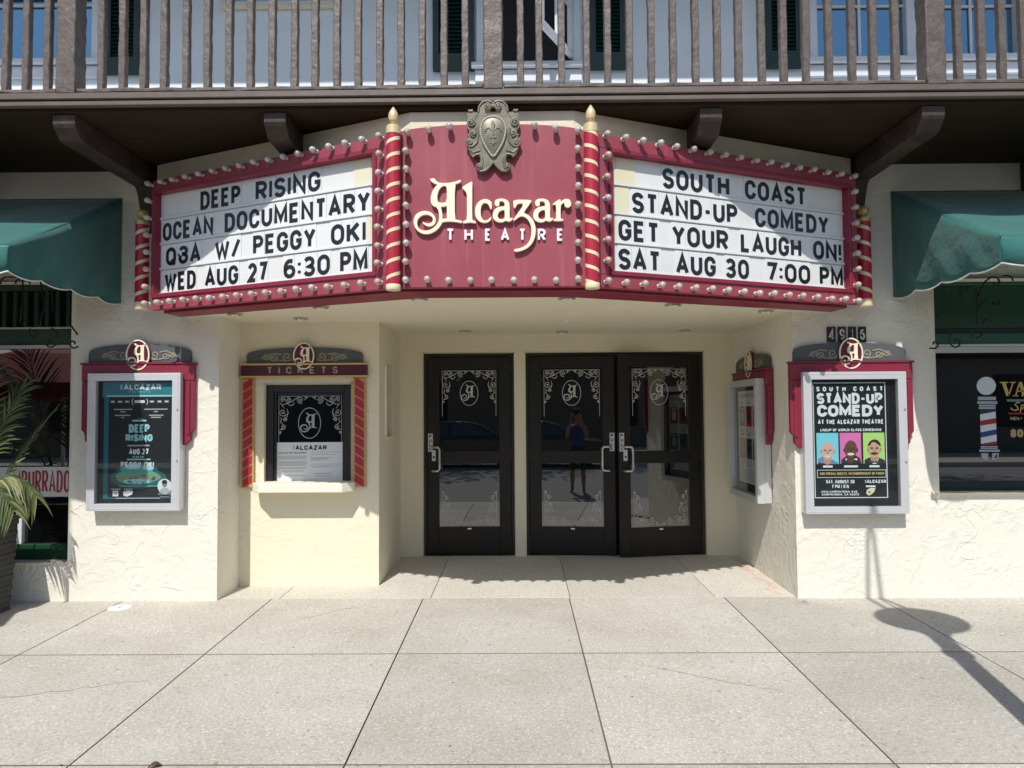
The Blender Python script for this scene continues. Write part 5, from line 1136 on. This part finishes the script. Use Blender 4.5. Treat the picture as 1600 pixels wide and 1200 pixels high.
# ------------------------------------------------------------------ awnings
def awning(x0, x1, end, label):
    """canvas awning from x0 to x1; end = +1 if its visible end panel is at x1, -1 at x0"""
    root = thing('awning', ((x0 + x1) / 2, YW, 3.35), label, 'awning', 'green awnings over the shop windows')
    zt, yf, zf, zb = 3.345, 4.57, 2.635, 2.450; rr = random.Random(5 if end > 0 else 9)
    mb = MB(); nx, ny = 44, 14; ph = rr.uniform(0, 6)
    for j in range(ny + 1):
        for i in range(nx + 1):
            s = i / nx; t = j / ny; x = x0 + (x1 - x0) * s
            sag = .022 * math.sin(math.pi * t * 3 + 5 * s) * math.sin(math.pi * t) * math.cos(31 * s + ph) * .35 - .022 * math.sin(math.pi * t) - .006 * math.sin(9 * s * 3.1 + 3 * t + ph) * math.sin(math.pi * t) * (1 if 0 < i < nx else 0)
            mb.v.append(Vector((x, YW - .004 - (YW - .004 - yf) * t, zt + (zf - zt) * t + sag)))
    for j in range(ny):
        for i in range(nx):
            a = j * (nx + 1) + i; mb.face((a + nx + 1, a + nx + 2, a + 1, a))
    top = mb.build('canvas_top', M_GREEN, root, smooth=60); sm = top.modifiers.new('thickness', 'SOLIDIFY'); sm.thickness = .005
    def scallop(s, per, amp): amp *= .5; return amp * (1 - abs(math.sin(math.pi * s / per)))
    L = x1 - x0; n = int(L / .022); mb = MB(); pip = []
    for k in range(n + 1):
        s = L * k / n; z = zb + scallop(s if end < 0 else L - s, .335, .050) - .012; wv = .008 * math.sin(s * 11 + ph)
        mb.v += [Vector((x0 + s, yf - .001, zf)), Vector((x0 + s, yf - .012 + wv, (zf + z) / 2)), Vector((x0 + s, yf - .008 + wv * 1.6, z))]; pip.append(mb.v[-1].copy())
    for k in range(n):
        a = 3 * k; mb.face((a + 1, a + 4, a + 3, a)); mb.face((a + 2, a + 5, a + 4, a + 1))
    va = mb.build('valance', M_GREEN, root, smooth=60); sm = va.modifiers.new('thickness', 'SOLIDIFY'); sm.thickness = .004
    mb = MB(); mb.tube(pip, .0055, 6); mb.build('piping', M_PIPING, va, smooth=60)
    xe = x1 if end > 0 else x0; mb = MB(); D = YW - .004 - yf; n = 60; pip = []; m_ = 8
    for k in range(n + 1):
        s = D * k / n; y = yf + s; zt_ = zf + (zt - zf) * k / n - .022 * math.sin(math.pi * (1 - k / n)); zl = zb + scallop(s, .33, .052) - .012 - .01 * s
        for q in range(m_ + 1):
            t = q / m_; z = zt_ + (zl - zt_) * t; bul = .016 * math.sin(math.pi * min(1, t * 1.0)) * math.sin(math.pi * k / n) + (.006 * math.sin(17 * s + 5 * t) * t if 3 < k < n - 2 else 0)
            mb.v.append(Vector((xe + end * bul, y, z)))
        pip.append(mb.v[-1].copy())
    for k in range(n):
        for q in range(m_):
            a = k * (m_ + 1) + q; mb.face((a, a + 1, a + m_ + 2, a + m_ + 1) if end > 0 else (a + m_ + 1, a + m_ + 2, a + 1, a))
    ep = mb.build('end_panel', M_GREEN, root, smooth=60); sm = ep.modifiers.new('thickness', 'SOLIDIFY'); sm.thickness = .004
    mb = MB(); mb.tube(pip, .0055, 6); mb.build('piping', M_PIPING, ep, smooth=60)
    mb = MB(); mb.tube([(x0, yf + .01, zf - .008), (x1, yf + .01, zf - .008)], .012, 8); mb.tube([(xe - end * .02, yf + .01, zf - .012), (xe - end * .02, YW - .01, zf - .02)], .012, 8); mb.build('awning_frame', M_STEEL, root, smooth=50)
    return root
awning(-7.2, at(191, 385, YW).x, 1, 'dark green scalloped awning over the restaurant window with the palm in front')
awning(at(1393, 385, YW).x, 7.2, -1, 'green scalloped awning over the barber shop window, its end panel partly sunlit')

# wrought iron scrolls under the awnings
def iron(name, paths, label, c, r=.007, Y=5.70):
    o = thing(name, at(*c, Y), label, 'iron scroll')
    for P in paths: mb = MB(); mb.tube([at(x, y, Y) for x, y in P], r, 7); mb.build('scroll_bar', M_IRON, o, smooth=60)
    return o
q4 = lambda P: [(1440 + x / 6, 420 + y / 6) for x, y in P]
iron('iron_scroll', [q4(P) for P in ([(520, 530), (518, 400), (515, 250), (505, 190), (480, 160)], [(510, 505), (450, 440), (395, 375), (368, 290), (360, 160)], [(530, 380), (560, 325), (620, 285)] + spiral(685, 325, 50, 270, .95, 16),
    [(530, 260), (560, 180), (600, 115), (650, 80)] + spiral(690, 128, 48, 280, .8, 14), [(760, 70), (815, 62), (850, 85), (858, 115)], [(520, 530), (570, 520), (590, 480)] + spiral(632, 495, 40, 200, .7, 12), [(215, 185), (262, 200), (275, 280), (318, 340)],
    [(285, 600), (255, 650), (265, 690)] + spiral(325, 685, 56, 150, -1.0, 18), [(465, 590), (470, 640), (515, 655), (560, 630), (568, 590)], [(75, 745)] + spiral(120, 705, 42, 90, -.8, 12), spiral(165, 480, 50, 320, -.8, 12), spiral(410, 190, 30, 180, 1.1, 12), [(480, 160), (440, 170), (415, 215)])],
    'black wrought iron scroll hanging under the barber shop awning', (1525, 500))
q1 = lambda P: [(x / 8.57, 420 + y / 8.57) for x, y in P]
iron('iron_scroll', [q1(P) for P in ([(10, 205), (15, 150), (60, 112), (300, 108), (640, 112)], [(205, 200), (225, 150), (300, 115), (370, 140), (405, 200)], [(300, 115), (310, 300), (300, 480), (280, 640)] + spiral(330, 700, 60, 200, -.6, 10), [(690, 200), (700, 400), (710, 560)],
    [(400, 800), (385, 850)] + spiral(460, 850, 72, 170, -.9, 16), [(690, 790), (760, 860), (790, 940), (750, 1020)] + spiral(670, 990, 64, 60, 1.0, 16), [(950, 760), (1010, 840), (1040, 880)], spiral(985, 1000, 70, 30, 1.0, 16), spiral(740, 160, 50, 20, 1.0, 14), [(860, 150), (870, 190)], [(540, 100), (560, 300), (600, 500), (540, 680)] + spiral(500, 720, 55, 20, .8, 12))],
    'black wrought iron scroll hanging under the restaurant awning', (60, 500))

# banner on the restaurant window
BN = thing('banner', at(55, 776, YW + .06), 'white window banner with red lettering behind the palm leaves', 'banner')
f = F((0, YW + .07, 0)); x0, x1 = WLX - 1.1, WLX - .012; z0, z1 = Z(776, YW + .07, 60), Z(729.5, YW + .07, 60)
mb = MB(); mb.fbox(f, x0, x1, z0, z1, 0, .003); mb.build('sheet', M_BANNER, BN)
mb = MB(); text(mb, 'EMPURRADO', f, X(11, YW + .07, 750), X(110, YW + .07, 750), z0 + .035, z1 - z0 - .065, .018, .003, .0036, 0, gap=.16); mb.build('lettering', M_BRED, BN)

# ------------------------------------------------------------------ planter and palm
PLX0, PLX1, PLY0, PLY1, PLH = -4.62, X(30, 5.72, 850), 5.16, 5.72, Z(823, 5.3, 15)
PT = thing('planter', ((PLX0 + PLX1) / 2, (PLY0 + PLY1) / 2, gz(5.3)), 'square dark grey ribbed planter box standing by the restaurant window', 'planter')
mb = MB(); n = 17; zb = gz(5.02) - .002; hz = (PLH - zb) / n
for k in range(n):
    e = .004 if k % 2 else 0; z0, z1 = zb + hz * k, zb + hz * (k + 1); tp = .035 * (1 - (k + .5) / n)
    mb.box(PLX0 + e + tp, PLX1 - e - tp, PLY0 + e + tp, PLY1 - e - tp, z0 + .0005, z1 - .0005)
mb.box(PLX0 - .01, PLX1 + .01, PLY0 - .01, PLY0 + .05, PLH, PLH + .03); mb.box(PLX0 - .01, PLX1 + .01, PLY1 - .05, PLY1 + .01, PLH, PLH + .03)
mb.box(PLX0 - .01, PLX0 + .05, PLY0 + .051, PLY1 - .051, PLH, PLH + .03); mb.box(PLX1 - .05, PLX1 + .01, PLY0 + .051, PLY1 - .051, PLH, PLH + .03)
mb.build('box', M_PLANTER, PT, bevel=(.004, 1))
mb = MB(); mb.box(PLX0 + .05, PLX1 - .05, PLY0 + .05, PLY1 - .05, PLH - .02, PLH + .004); mb.build('soil', M_SOIL, PT)
pc = Vector(((PLX0 + PLX1) / 2 + .05, (PLY0 + PLY1) / 2, PLH))
PA = thing('palm_plant', pc, 'feathery green potted palm growing from the dark planter box', 'palm')
def bez(P, n=18):
    out = []
    for k in range(n + 1):
        q = [Vector(p) for p in P]; t = k / n
        while len(q) > 1: q = [q[i].lerp(q[i + 1], t) for i in range(len(q) - 1)]
        out.append(q[0])
    return out
def frond(P, ln, nl, droop=.25, start=.25, up=None, wd=.012, pale=0):
    pts = bez(P); mb = MB(); mb.tube(pts, [.009 - .0065 * k / len(pts) for k in range(len(pts))], 6, 2)
    for k in range(nl):
        t = start + (1 - start) * (k + .5) / nl; x = t * (len(pts) - 1); j = min(int(x), len(pts) - 2); p = pts[j].lerp(pts[j + 1], x - j); d = (pts[j + 1] - pts[j]).normalized()
        side = d.cross(up or Vector((0, -.35, 1))).normalized(); nrm = side.cross(d).normalized()
        for s in (1, -1):
            l = ln * (.55 + .75 * math.sin(math.pi * (t * .8 + .12))) * rnd.uniform(.82, 1.1); dr = (side * s * .8 + d * (.62 + .3 * t) + nrm * rnd.uniform(-.05, .15)).normalized()
            w_ = wd * rnd.uniform(.7, 1.15); wv = dr.cross(nrm).normalized() * w_; q = [p + dr * l * f_ - Vector((0, 0, 1)) * droop * l * f_ * f_ for f_ in (0, .3, .65, 1)]
            i = len(mb.v); ws = (.35, 1, .75, .03)
            for a, b in zip(q, ws): mb.v += [a + wv * b, a - nrm * w_ * .5 * b, a - wv * b]
            m = 1 if rnd.random() < pale else 0
            for a in range(3):
                o = i + 3 * a; mb.face((o, o + 1, o + 4, o + 3), m); mb.face((o + 1, o + 2, o + 5, o + 4), m)
    return mb
M_PALMY = mat('palm_leaf_pale', (.20, .22, .08), .5, var=(8, .6, (.36, .33, .18)))
B0 = pc
FR = [([B0, B0 + Vector((-.12, 0, .45)), B0 + Vector((-.30, -.05, .95)), B0 + Vector((-.75, -.15, 1.35))], .62, 34, .25, .3, .2),
      ([B0 + Vector((.02, -.05, 0)), at(8, 775, 5.55), at(26, 702, 5.6), at(86, 641, 5.6)], .15, 15, .1, .42, .15),
      ([B0 + Vector((.0, -.08, 0)), at(-10, 740, 5.45), at(14, 728, 5.5), at(36, 745, 5.52), at(58, 778, 5.55)], .16, 16, .9, .35, .5),
      ([B0, B0 + Vector((-.02, -.1, .5)), at(0, 735, 5.4), at(22, 800, 5.4)], .17, 14, .7, .45, .5),
      ([B0, B0 + Vector((-.25, -.15, .4)), B0 + Vector((-.6, -.4, .7)), B0 + Vector((-1.0, -.6, .6))], .42, 26, .4, .3, .3),
      ([B0, B0 + Vector((-.1, .1, .6)), B0 + Vector((-.2, .15, 1.3)), B0 + Vector((-.35, .1, 1.8))], .45, 30, .25, .3, .1),
      ([B0, B0 + Vector((.0, .05, .3)), at(-5, 700, 5.5), at(10, 640, 5.55), at(40, 600, 5.6)], .30, 22, .3, .4, .1)]
for P, ln, nl, dr, st, pale in FR: frond(P, ln, nl, dr, st, pale=pale).build('frond', [M_PALM, M_PALMY, M_PALMB], PA, smooth=60)

# ------------------------------------------------------------------ small things on the ground
o = thing('access_cover', at(187, 949, 5.72), 'round white utility cover set in the sidewalk below the film poster', 'cover'); p = at(187, 949, 5.72)
mb = MB(); mb.lathe([(.001, .004), (.075, .004), (.085, .002), (.088, -.004)][::-1], (p.x, p.y, gz(p.y)), 24, 0); mb.lathe([(.014, 0.003), (.014, .0055), (.001, .0055)], (p.x, p.y, gz(p.y)), 12, 1); mb.build('lid', [M_WTRIM, M_TEXTG], o)
p = at(1257, 936, 5.80); o = thing('access_cover', p, 'round grey metal cover set in the sidewalk below the comedy poster', 'cover')
mb = MB(); mb.lathe([(.046, -.004), (.045, .003), (.038, .004), (.001, .004)], (p.x, p.y, gz(p.y)), 20, 0); mb.lathe([(.022, .003), (.022, .0062), (.001, .0062)], (p.x, p.y, gz(p.y)), 12, 1); mb.build('lid', [M_STEEL, M_TEXTG], o)
mb = MB(); rr = random.Random(12)
for k in range(46):
    y = 6.02 + (YD - 6.1) * k / 46; x = XR - .05 - rr.random() * .12 * (1 - k / 60); r_ = rr.uniform(.018, .042)
    mb.ball((x, y, gz(y) - .004), r_, 7, 0, (rr.uniform(.8, 1.4), rr.uniform(.8, 1.6), rr.uniform(.25, .4)))
tag(mb.build('pebble_edging', M_STONE, None, smooth=25), kind='stuff')
def leaf(px, py, sc_=1.0, col=(.12, .05, .025), lab='curled brown dry leaf lying on the sidewalk in front of the film poster', a=0.4):
    Y_ = 1852 / (py - 620); p = at(px, py, Y_); mb = MB(); n = 8; i = 0
    for k in range(n + 1):
        t = k / n; w_ = .016 * math.sin(math.pi * t) ** .7 * sc_ + .0008; q = Vector((.055 * (t - .5) * sc_, 0, .012 * math.sin(math.pi * t) * sc_ + .002)); 
        mb.v += [q + Vector((0, w_, .008 * sc_)), q, q - Vector((0, w_, -.008 * sc_))]
    for k in range(n):
        for q in range(2): j = 3 * k + q; mb.face((j + 1, j, j + 3, j + 4))
    mb.v = [Vector((v.x * math.cos(a) - v.y * math.sin(a), v.x * math.sin(a) + v.y * math.cos(a), v.z)) + Vector((p.x, p.y, gz(p.y))) for v in mb.v]
    return tag(mb.build('dry_leaf', mat('dry_leaf', col, .7), None, smooth=60), lab, 'leaf')
leaf(242, 1188)
# gum spots and debris too small and too many to count
mb = MB(); rr = random.Random(21)
for k in range(320):
    x, y = rr.uniform(-6, 6), rr.uniform(2.6, 5.85); r_ = rr.choice([.0015, .002, .002, .003, .003, .004, .006]); n = 8; P = [(x + r_ * rr.uniform(.6, 1.3) * math.cos(q * .785) * 1.5, y + r_ * rr.uniform(.6, 1.3) * math.sin(q * .785)) for q in range(n)]
    i = len(mb.v); mb.v += [Vector((a, b, gz(b) + .0016)) for a, b in P]; mb.face(tuple(range(i, i + n)))
tag(mb.build('grit', mat('grit', (.11, .10, .085), .9)), kind='stuff')

for (x0, y0, x1, y1, sd) in ((.62, 4.55, 1.55, 4.02, 1), (-3.2, 3.9, -2.1, 4.3, 2), (-1.9, 5.2, -1.1, 5.9, 3)):
    rr = random.Random(sd); P = []; n = 26
    for k in range(n + 1):
        t = k / n; P.append((x0 + (x1 - x0) * t + rr.uniform(-.018, .018), y0 + (y1 - y0) * t + rr.uniform(-.018, .018)))
    mb = MB(); i = 0
    for k, (x, y) in enumerate(P):
        w_ = .0022 * math.sin(math.pi * (k + .3) / (n + .6)); mb.v += [Vector((x, y - w_, gz(y) + .0014)), Vector((x, y + w_, gz(y) + .0014))]
    for k in range(n): mb.face((2 * k, 2 * k + 2, 2 * k + 3, 2 * k + 1))
    tag(mb.build('sidewalk_crack', M_JOINT), kind='structure')
# ------------------------------------------------------------------ the post whose shadow crosses the sidewalk
LY = 2.68; k_ = SUN_T.x / SUN_T.y; LX = X(1439, 5.33, 969) - (5.33 - LY) * k_; hd = (5.33 - LY) * 1.237 + gz(5.33)
LP = thing('lamp_post', (LX, LY, gz(LY)), 'dark sidewalk lamp post with a round flat shade, casting the long shadow', 'lamp post')
mb = MB(); mb.lathe([(.12, 0), (.12, .06), (.085, .12), (.066, .2), (.064, hd - .85), (.085, hd - .82), (.085, hd - .74), (.066, hd - .72), (.075, hd - .35), (.11, hd - .25), (.11, hd - .2), (.05, hd - .05)], (LX, LY, gz(LY)), 18); mb.build('pole', M_IRON, LP, smooth=40)
mb = MB(); mb.lathe([(.02, -.06), (.30, -.02), (.315, 0), (.30, .012), (.02, .06)], (LX, LY, hd), 32); mb.build('lamp_shade', M_IRON, LP, smooth=50)
zt = (5.9 - LY) * 1.237 + .70
for s in (-1, 1): mb = MB(); mb.tube([(LX + s * .10, LY, hd + .03), (LX - .09 + s * .08, LY, hd + .35), (LX - .18 + s * .055, LY, hd + .7), (LX - .20 + s * .025, LY, hd + 1.2), (LX - .205, LY, zt)], .017, 8); mb.build('rod', M_IRON, LP, smooth=50)

# ------------------------------------------------------------------ across the street, seen in the glass
TB = thing('street_building', (0, -15, -.11), 'plain single storey building across the street seen reflected in the doors', 'building')
mb = MB(); wall_path(mb, [(26, -15), (-26, -15)], -.2, 3.4, [(0, 6, 8, .8, 2.8), (0, 12, 15, .8, 2.8), (0, 20, 24, .8, 2.8), (0, 29, 32, .8, 2.8), (0, 40, 44, .8, 2.8)], .2); mb.build('wall', mat('far_wall', (.16, .145, .125), .9, bump=(8, .3, .02)), TB, weld=True)
for a in (6, 12, 20, 29, 40): mb = MB(); mb.box(26 - a - 4.5, 26 - a + .5, -15.4, -15.2, .5, 3.0); mb.build('window', M_DARK, TB)
mb = MB(); mb.box(-26.3, 26.3, -21, -14.7, 3.41, 3.6); mb.build('roof', M_SOFFIT, TB)
M_FOL = mat('tree_leaf', (.045, .075, .025), .6, var=(2.5, .6, (.07, .10, .035))); M_BARK = mat('bark', (.08, .06, .045), .9, bump=(20, .6, .02))
def tree(x, y, h, r, lab, seed):
    rr = random.Random(seed); t = thing('street_tree', (x, y, -.11), lab, 'tree', 'trees across the street')
    mb = MB(); mb.tube([(x, y, -.11), (x + .1, y, h * .3), (x, y + .1, h * .6), (x + .2, y, h * .9)], [.22, .17, .11, .03], 10)
    limbs = []
    for k in range(9):
        a = rr.uniform(0, 6.28); z = h * rr.uniform(.32, .6); e = Vector((x + r * .75 * math.cos(a), y + r * .75 * math.sin(a), z + h * .25)); mb.tube([(x, y, z), ((x + e.x) / 2, (y + e.y) / 2, z + h * .17), e], [.08, .05, .015], 7); limbs.append(e)
    mb.build('trunk', M_BARK, t, smooth=60); mb = MB(); cl = limbs + [Vector((x + rr.uniform(-r, r) * .6, y + rr.uniform(-r, r) * .6, h * rr.uniform(.5, .95))) for _ in range(16)]
    for c in cl:
        for _ in range(95):
            v = Vector((rr.gauss(0, 1), rr.gauss(0, 1), rr.gauss(0, .75))); v = v.normalized() * rr.uniform(.2, 1) ** .5 * r * .42; p = c + v; n = Vector((rr.uniform(-1, 1), rr.uniform(-1, 1), rr.uniform(0, 1))).normalized(); u = n.orthogonal().normalized() * rr.uniform(.09, .17); w2 = n.cross(u) * .55
            mb.quad(p - u, p - w2, p + u, p + w2)
    mb.build('crown', M_FOL, t); return t
tree(-3.6, -11.2, 7.6, 2.9, 'broad leafy tree across the street, reflected in the single door', 1); tree(2.2, -11.6, 7.0, 2.7, 'rounder leafy tree across the street, reflected in the double doors', 2); tree(8.2, -11.3, 7.8, 3.0, 'tall leafy tree across the street beyond the barber window reflection', 3)

# parked car
CX, CY = -1.75, -7.9
PC = thing('parked_car', (CX, CY, -.25), 'dark blue parked car at the kerb, reflected in the single glass door', 'car')
M_CAR = mat('car_paint', (.012, .018, .03), .25, coat=.8); M_TYRE = mat('tyre', (.015, .015, .015), .8)
def xf(P, hw): return [(CX + a, -.25 + b) for a, b in P]
fcar = F((0, CY, 0)); low = [(-2.2, .28), (-1.95, .22), (1.95, .22), (2.2, .30), (2.24, .62), (2.1, .80), (1.25, .92), (-1.2, .95), (-2.1, .92), (-2.25, .70)]
mb = MB(); mb.prism(xf(smooth_poly(low, 1), 0), fcar, -.86, .86); body = mb.build('body', M_CAR, PC, smooth=35, bevel=(.06, 3))
gh = [(-1.95, .93), (-1.45, 1.36), (-.95, 1.46), (.15, 1.45), (.55, 1.36), (1.25, .92)]
mb = MB(); n = len(gh); P = [(CX + a, -.25 + b) for a, b in gh]
for c, k in ((-.80, 0), (-.62, 1), (.62, 1), (.80, 0)): pass
i = 0
for s in (-1, 1):
    for (a, b) in P: t = (b + .25 - .92) / .54; mb.v.append(fcar.p(a, b, s * (.82 - .22 * t)))
mb.face(tuple(range(n - 1, -1, -1))); mb.face(tuple(range(n, 2 * n)))
for k in range(n): j = (k + 1) % n; mb.face((k, j, n + j, n + k))
mb.build('cabin', M_CAR, PC, smooth=35, bevel=(.04, 2))
for s in (-1, 1):
    for wn in ([(-1.62, 1.0), (-1.28, 1.32), (-.92, 1.39), (-.45, 1.39), (-.45, 1.0)], [(-.38, 1.0), (-.38, 1.39), (.12, 1.38), (.46, 1.30), (.95, 1.0)]):
        mb = MB(); q = [fcar.p(CX + a, -.25 + b, s * (.835 - .22 * (b - .92) / .54)) for a, b in wn]; mb.v += q; mb.face(tuple(range(5)) if s > 0 else tuple(reversed(range(5)))); mb.build('side_window', M_GLASS, PC)
for wx in (-1.38, 1.36):
    for s in (-1, 1):
        c = fcar.p(CX + wx, 0.02, s * .80); mb = MB(); mb.lathe([(.20, -.09), (.31, -.10), (.325, -.06), (.325, .06), (.31, .09), (.21, .08), (.20, -.09)], c, 28, 0, fcar.n * s); wh = mb.build('wheel', M_TYRE, PC, smooth=40)
        mb = MB(); mb.lathe([(.205, .0), (.205, .06), (.06, .075), (.001, .08)], c, 20, 0, fcar.n * s); mb.build('rim', M_STEEL, wh, smooth=40)
for s in (-1, 1):
    mb = MB(); mb.ball((CX + 2.14, CY + s * .6, .36), .13, 12, 0, (.5, 1.2, .8)); mb.build('headlight', M_WTRIM, PC, smooth=60); mb = MB(); mb.ball((CX - 2.16, CY + s * .62, .48), .12, 12, 0, (.4, 1.1, .9)); mb.build('tail_light', M_BRED, PC, smooth=60)

# red cafe umbrella out on the sidewalk to the left, seen only in the restaurant window
UX, UY = -5.35, 3.75; UM = thing('patio_umbrella', (UX, UY, gz(UY)), 'red patio umbrella on the sidewalk, reflected in the restaurant window', 'umbrella')
mb = MB(); mb.lathe([(.25, 0), (.25, .05), (.04, .08), (.022, .1), (.02, 2.35)], (UX, UY, gz(UY)), 16); mb.build('pole', M_WTRIM, UM, smooth=40)
mb = MB(); n = 8
for k in range(n):
    a, b = 2 * math.pi * k / n, 2 * math.pi * (k + 1) / n; P = lambda r_, z, t: Vector((UX + r_ * math.cos(t), UY + r_ * math.sin(t), z))
    i = len(mb.v); mb.v += [P(.02, 2.38, a), P(.65, 2.20, a), P(.65, 2.20, b), P(1.2, 1.86, a), P(1.2, 1.86, b), P(1.2, 1.70, a), P(1.2, 1.70, b)]
    mb.face((i, i + 1, i + 2)); mb.face((i + 1, i + 3, i + 4, i + 2)); mb.face((i + 3, i + 5, i + 6, i + 4))
mb.build('canopy', mat('umbrella_red', (.34, .02, .03), .7), UM, weld=True)

# ------------------------------------------------------------------ the photographer, just behind the lens, seen in the door glass
gP = -.25; M_SKIN = mat('skin', (.36, .19, .13), .5); M_BLUE = mat('blue_shirt', (.035, .07, .26), .8); M_SHORT = mat('dark_shorts', (.02, .02, .026), .85); M_SHOE = mat('grey_shoe', (.16, .16, .17), .7); M_HAIR = mat('dark_hair', (.02, .015, .012), .6)
HS = 1.0
PE = thing('person', (0, -.45, gP), 'person in a blue tank top, dark shorts and cap holding up a phone', 'person')
V = []; E_ = []; RA = []
def node(p, r, par=None):
    V.append(Vector(p)); RA.append(r); k = len(V) - 1
    if par is not None: E_.append((par, k))
    return k
py_ = -.47
pel = node((0, py_, gP + .94), (.155, .115)); sp1 = node((0, py_, gP + 1.10), (.135, .10), pel); ch = node((0, py_ - .01, gP + 1.28), (.165, .115), sp1); ub = node((0, py_ - .01, gP + 1.42), (.12, .085), ch); nk = node((0, py_, gP + 1.49), .055, ub); n2 = node((0, py_ + .015, gP + 1.555), .055, nk)
hd1 = node((0, py_ + .03, gP + 1.62), (.068, .085), n2); hd2 = node((0, py_ + .03, gP + 1.70), (.074, .092), hd1); node((0, py_ + .02, gP + 1.765), (.05, .06), hd2)
wr_ = {}
for s in (1, -1):
    sh = node((s * .175, py_ - .01, gP + 1.40), .062, ub); el = node((s * .225, py_ + .10, gP + 1.17), .042, sh); fa = node((s * .15, py_ + .27, gP + 1.40), .035, el); wr_[s] = node((s * .105, py_ + .365, gP + 1.60), (.027, .02), fa); node((s * .09, py_ + .385, gP + 1.655), (.038, .016), wr_[s])
    hp_ = node((s * .10, py_, gP + .86), .098, pel); kn = node((s * .115, py_ + .015, gP + .49), .058, hp_); cf = node((s * .12, py_ - .01, gP + .32), .056, kn); an = node((s * .125, py_, gP + .09), .034, cf); hl = node((s * .127, py_ - .02, gP + .045), .036, an); node((s * .14, py_ + .15, gP + .032), (.04, .027), hl)
def skin(V, E_, RA, name, parent, mats, root, classify=None):
    me = bpy.data.meshes.new(name); org = world_loc(parent); me.from_pydata([tuple(v - org) for v in V], E_, []); o = bpy.data.objects.new(name, me); COL.objects.link(o)
    sk = o.modifiers.new('skin', 'SKIN'); sk.use_smooth_shade = True; lay = me.skin_vertices[0].data
    for k, r_ in enumerate(RA): lay[k].radius = r_ if isinstance(r_, tuple) else (r_, r_); lay[k].use_root = (k == root)
    ss = o.modifiers.new('sub', 'SUBSURF'); ss.levels = 2; ss.render_levels = 2
    m2 = bpy.data.meshes.new_from_object(o.evaluated_get(bpy.context.evaluated_depsgraph_get())); o.modifiers.clear(); o.data = m2; m2.materials.clear()
    for m in mats: m2.materials.append(m)
    for pl in m2.polygons:
        pl.use_smooth = True; pl.material_index = classify(pl.center + org) if classify else 0
    o.parent = parent; return o
def cls(c):
    z = c.z - gP; x = abs(c.x); y = c.y - py_
    if z < .105 and z > -1 and x < .25: return 3
    if .50 < z < 1.0 and y < .2: return 2
    if 1.0 <= z < 1.44 and x < .165 and y < .13: return 1
    return 0
pb_ = skin(V, E_, RA, 'body', PE, [M_SKIN, M_BLUE, M_SHORT, M_SHOE], pel, cls)
for s in (1, -1):     # hands: a palm with five bent fingers closed round the phone's edge
    V2 = []; E2 = []; R2 = []
    def nd(p, r, par=None):
        V2.append(Vector(p)); R2.append(r)
        if par is not None: E2.append((par, len(V2) - 1))
        return len(V2) - 1
    bx, by, bz = s * .09, py_ + .385, gP + 1.645
    r0 = nd((bx, by, bz), (.022, .014)); r1 = nd((bx - s * .004, by + .012, bz + .04), (.030, .013), r0)
    for q, (dz, ln) in enumerate(((.052, .040), (.036, .045), (.018, .042), (.0, .034))):
        a = nd((bx + s * (.012 - .004 * q), by + .022, bz + dz + .01), .009, r1); b = nd((bx - s * .004, by + .042, bz + dz + .012), .0085, a); nd((bx - s * ln, by + .046, bz + dz + .008), .0075, b)
    a = nd((bx - s * .012, by - .008, bz + .03), .011, r0); b = nd((bx - s * .03, by - .004, bz + .05), .010, a); nd((bx - s * .048, by + .014, bz + .058), .0085, b)
    skin(V2, E2, R2, 'hand', PE, [M_SKIN], r0)
mb = MB(); c = Vector((0, py_ + .03, gP + 1.70))
mb.ball(c + Vector((0, -.012, .022)), .103, 18, 0, (.86, 1.02, .92)); i = len(mb.v)
mb.box(-.075, .075, c.y + .06, c.y + .165, c.z + .035, c.z + .045); mb.build('cap', M_SHORT, PE, smooth=50)
mb = MB(); mb.ball(c + Vector((0, .098, -.035)), .018, 10, 0, (.8, 1.0, 1.3)); mb.build('nose', M_SKIN, PE, smooth=60)
mb = MB()
for s in (1, -1): mb.ball(c + Vector((s * .03, .083, -.012)), .012, 10, 0)
mb.fbox(F((0, c.y + .088, c.z - .085), (-1, 0, 0)), -.024, .024, 0, .008, 0, .006); mb.build('eyes_and_mouth', M_HAIR, PE, smooth=60)
for s in (1, -1): mb = MB(); mb.ball(c + Vector((s * .078, .0, -.025)), .027, 10, 0, (.35, .7, 1.1)); mb.build('ear', M_SKIN, PE, smooth=60)
PH = thing('phone', (0, -.055, 1.53), 'black phone held up by the person reflected in the door', 'phone')
mb = MB(); mb.box(-.078, .078, -.060, -.051, 1.49, 1.57); mb.build('phone_body', M_BLACK, PH, bevel=(.003, 2))
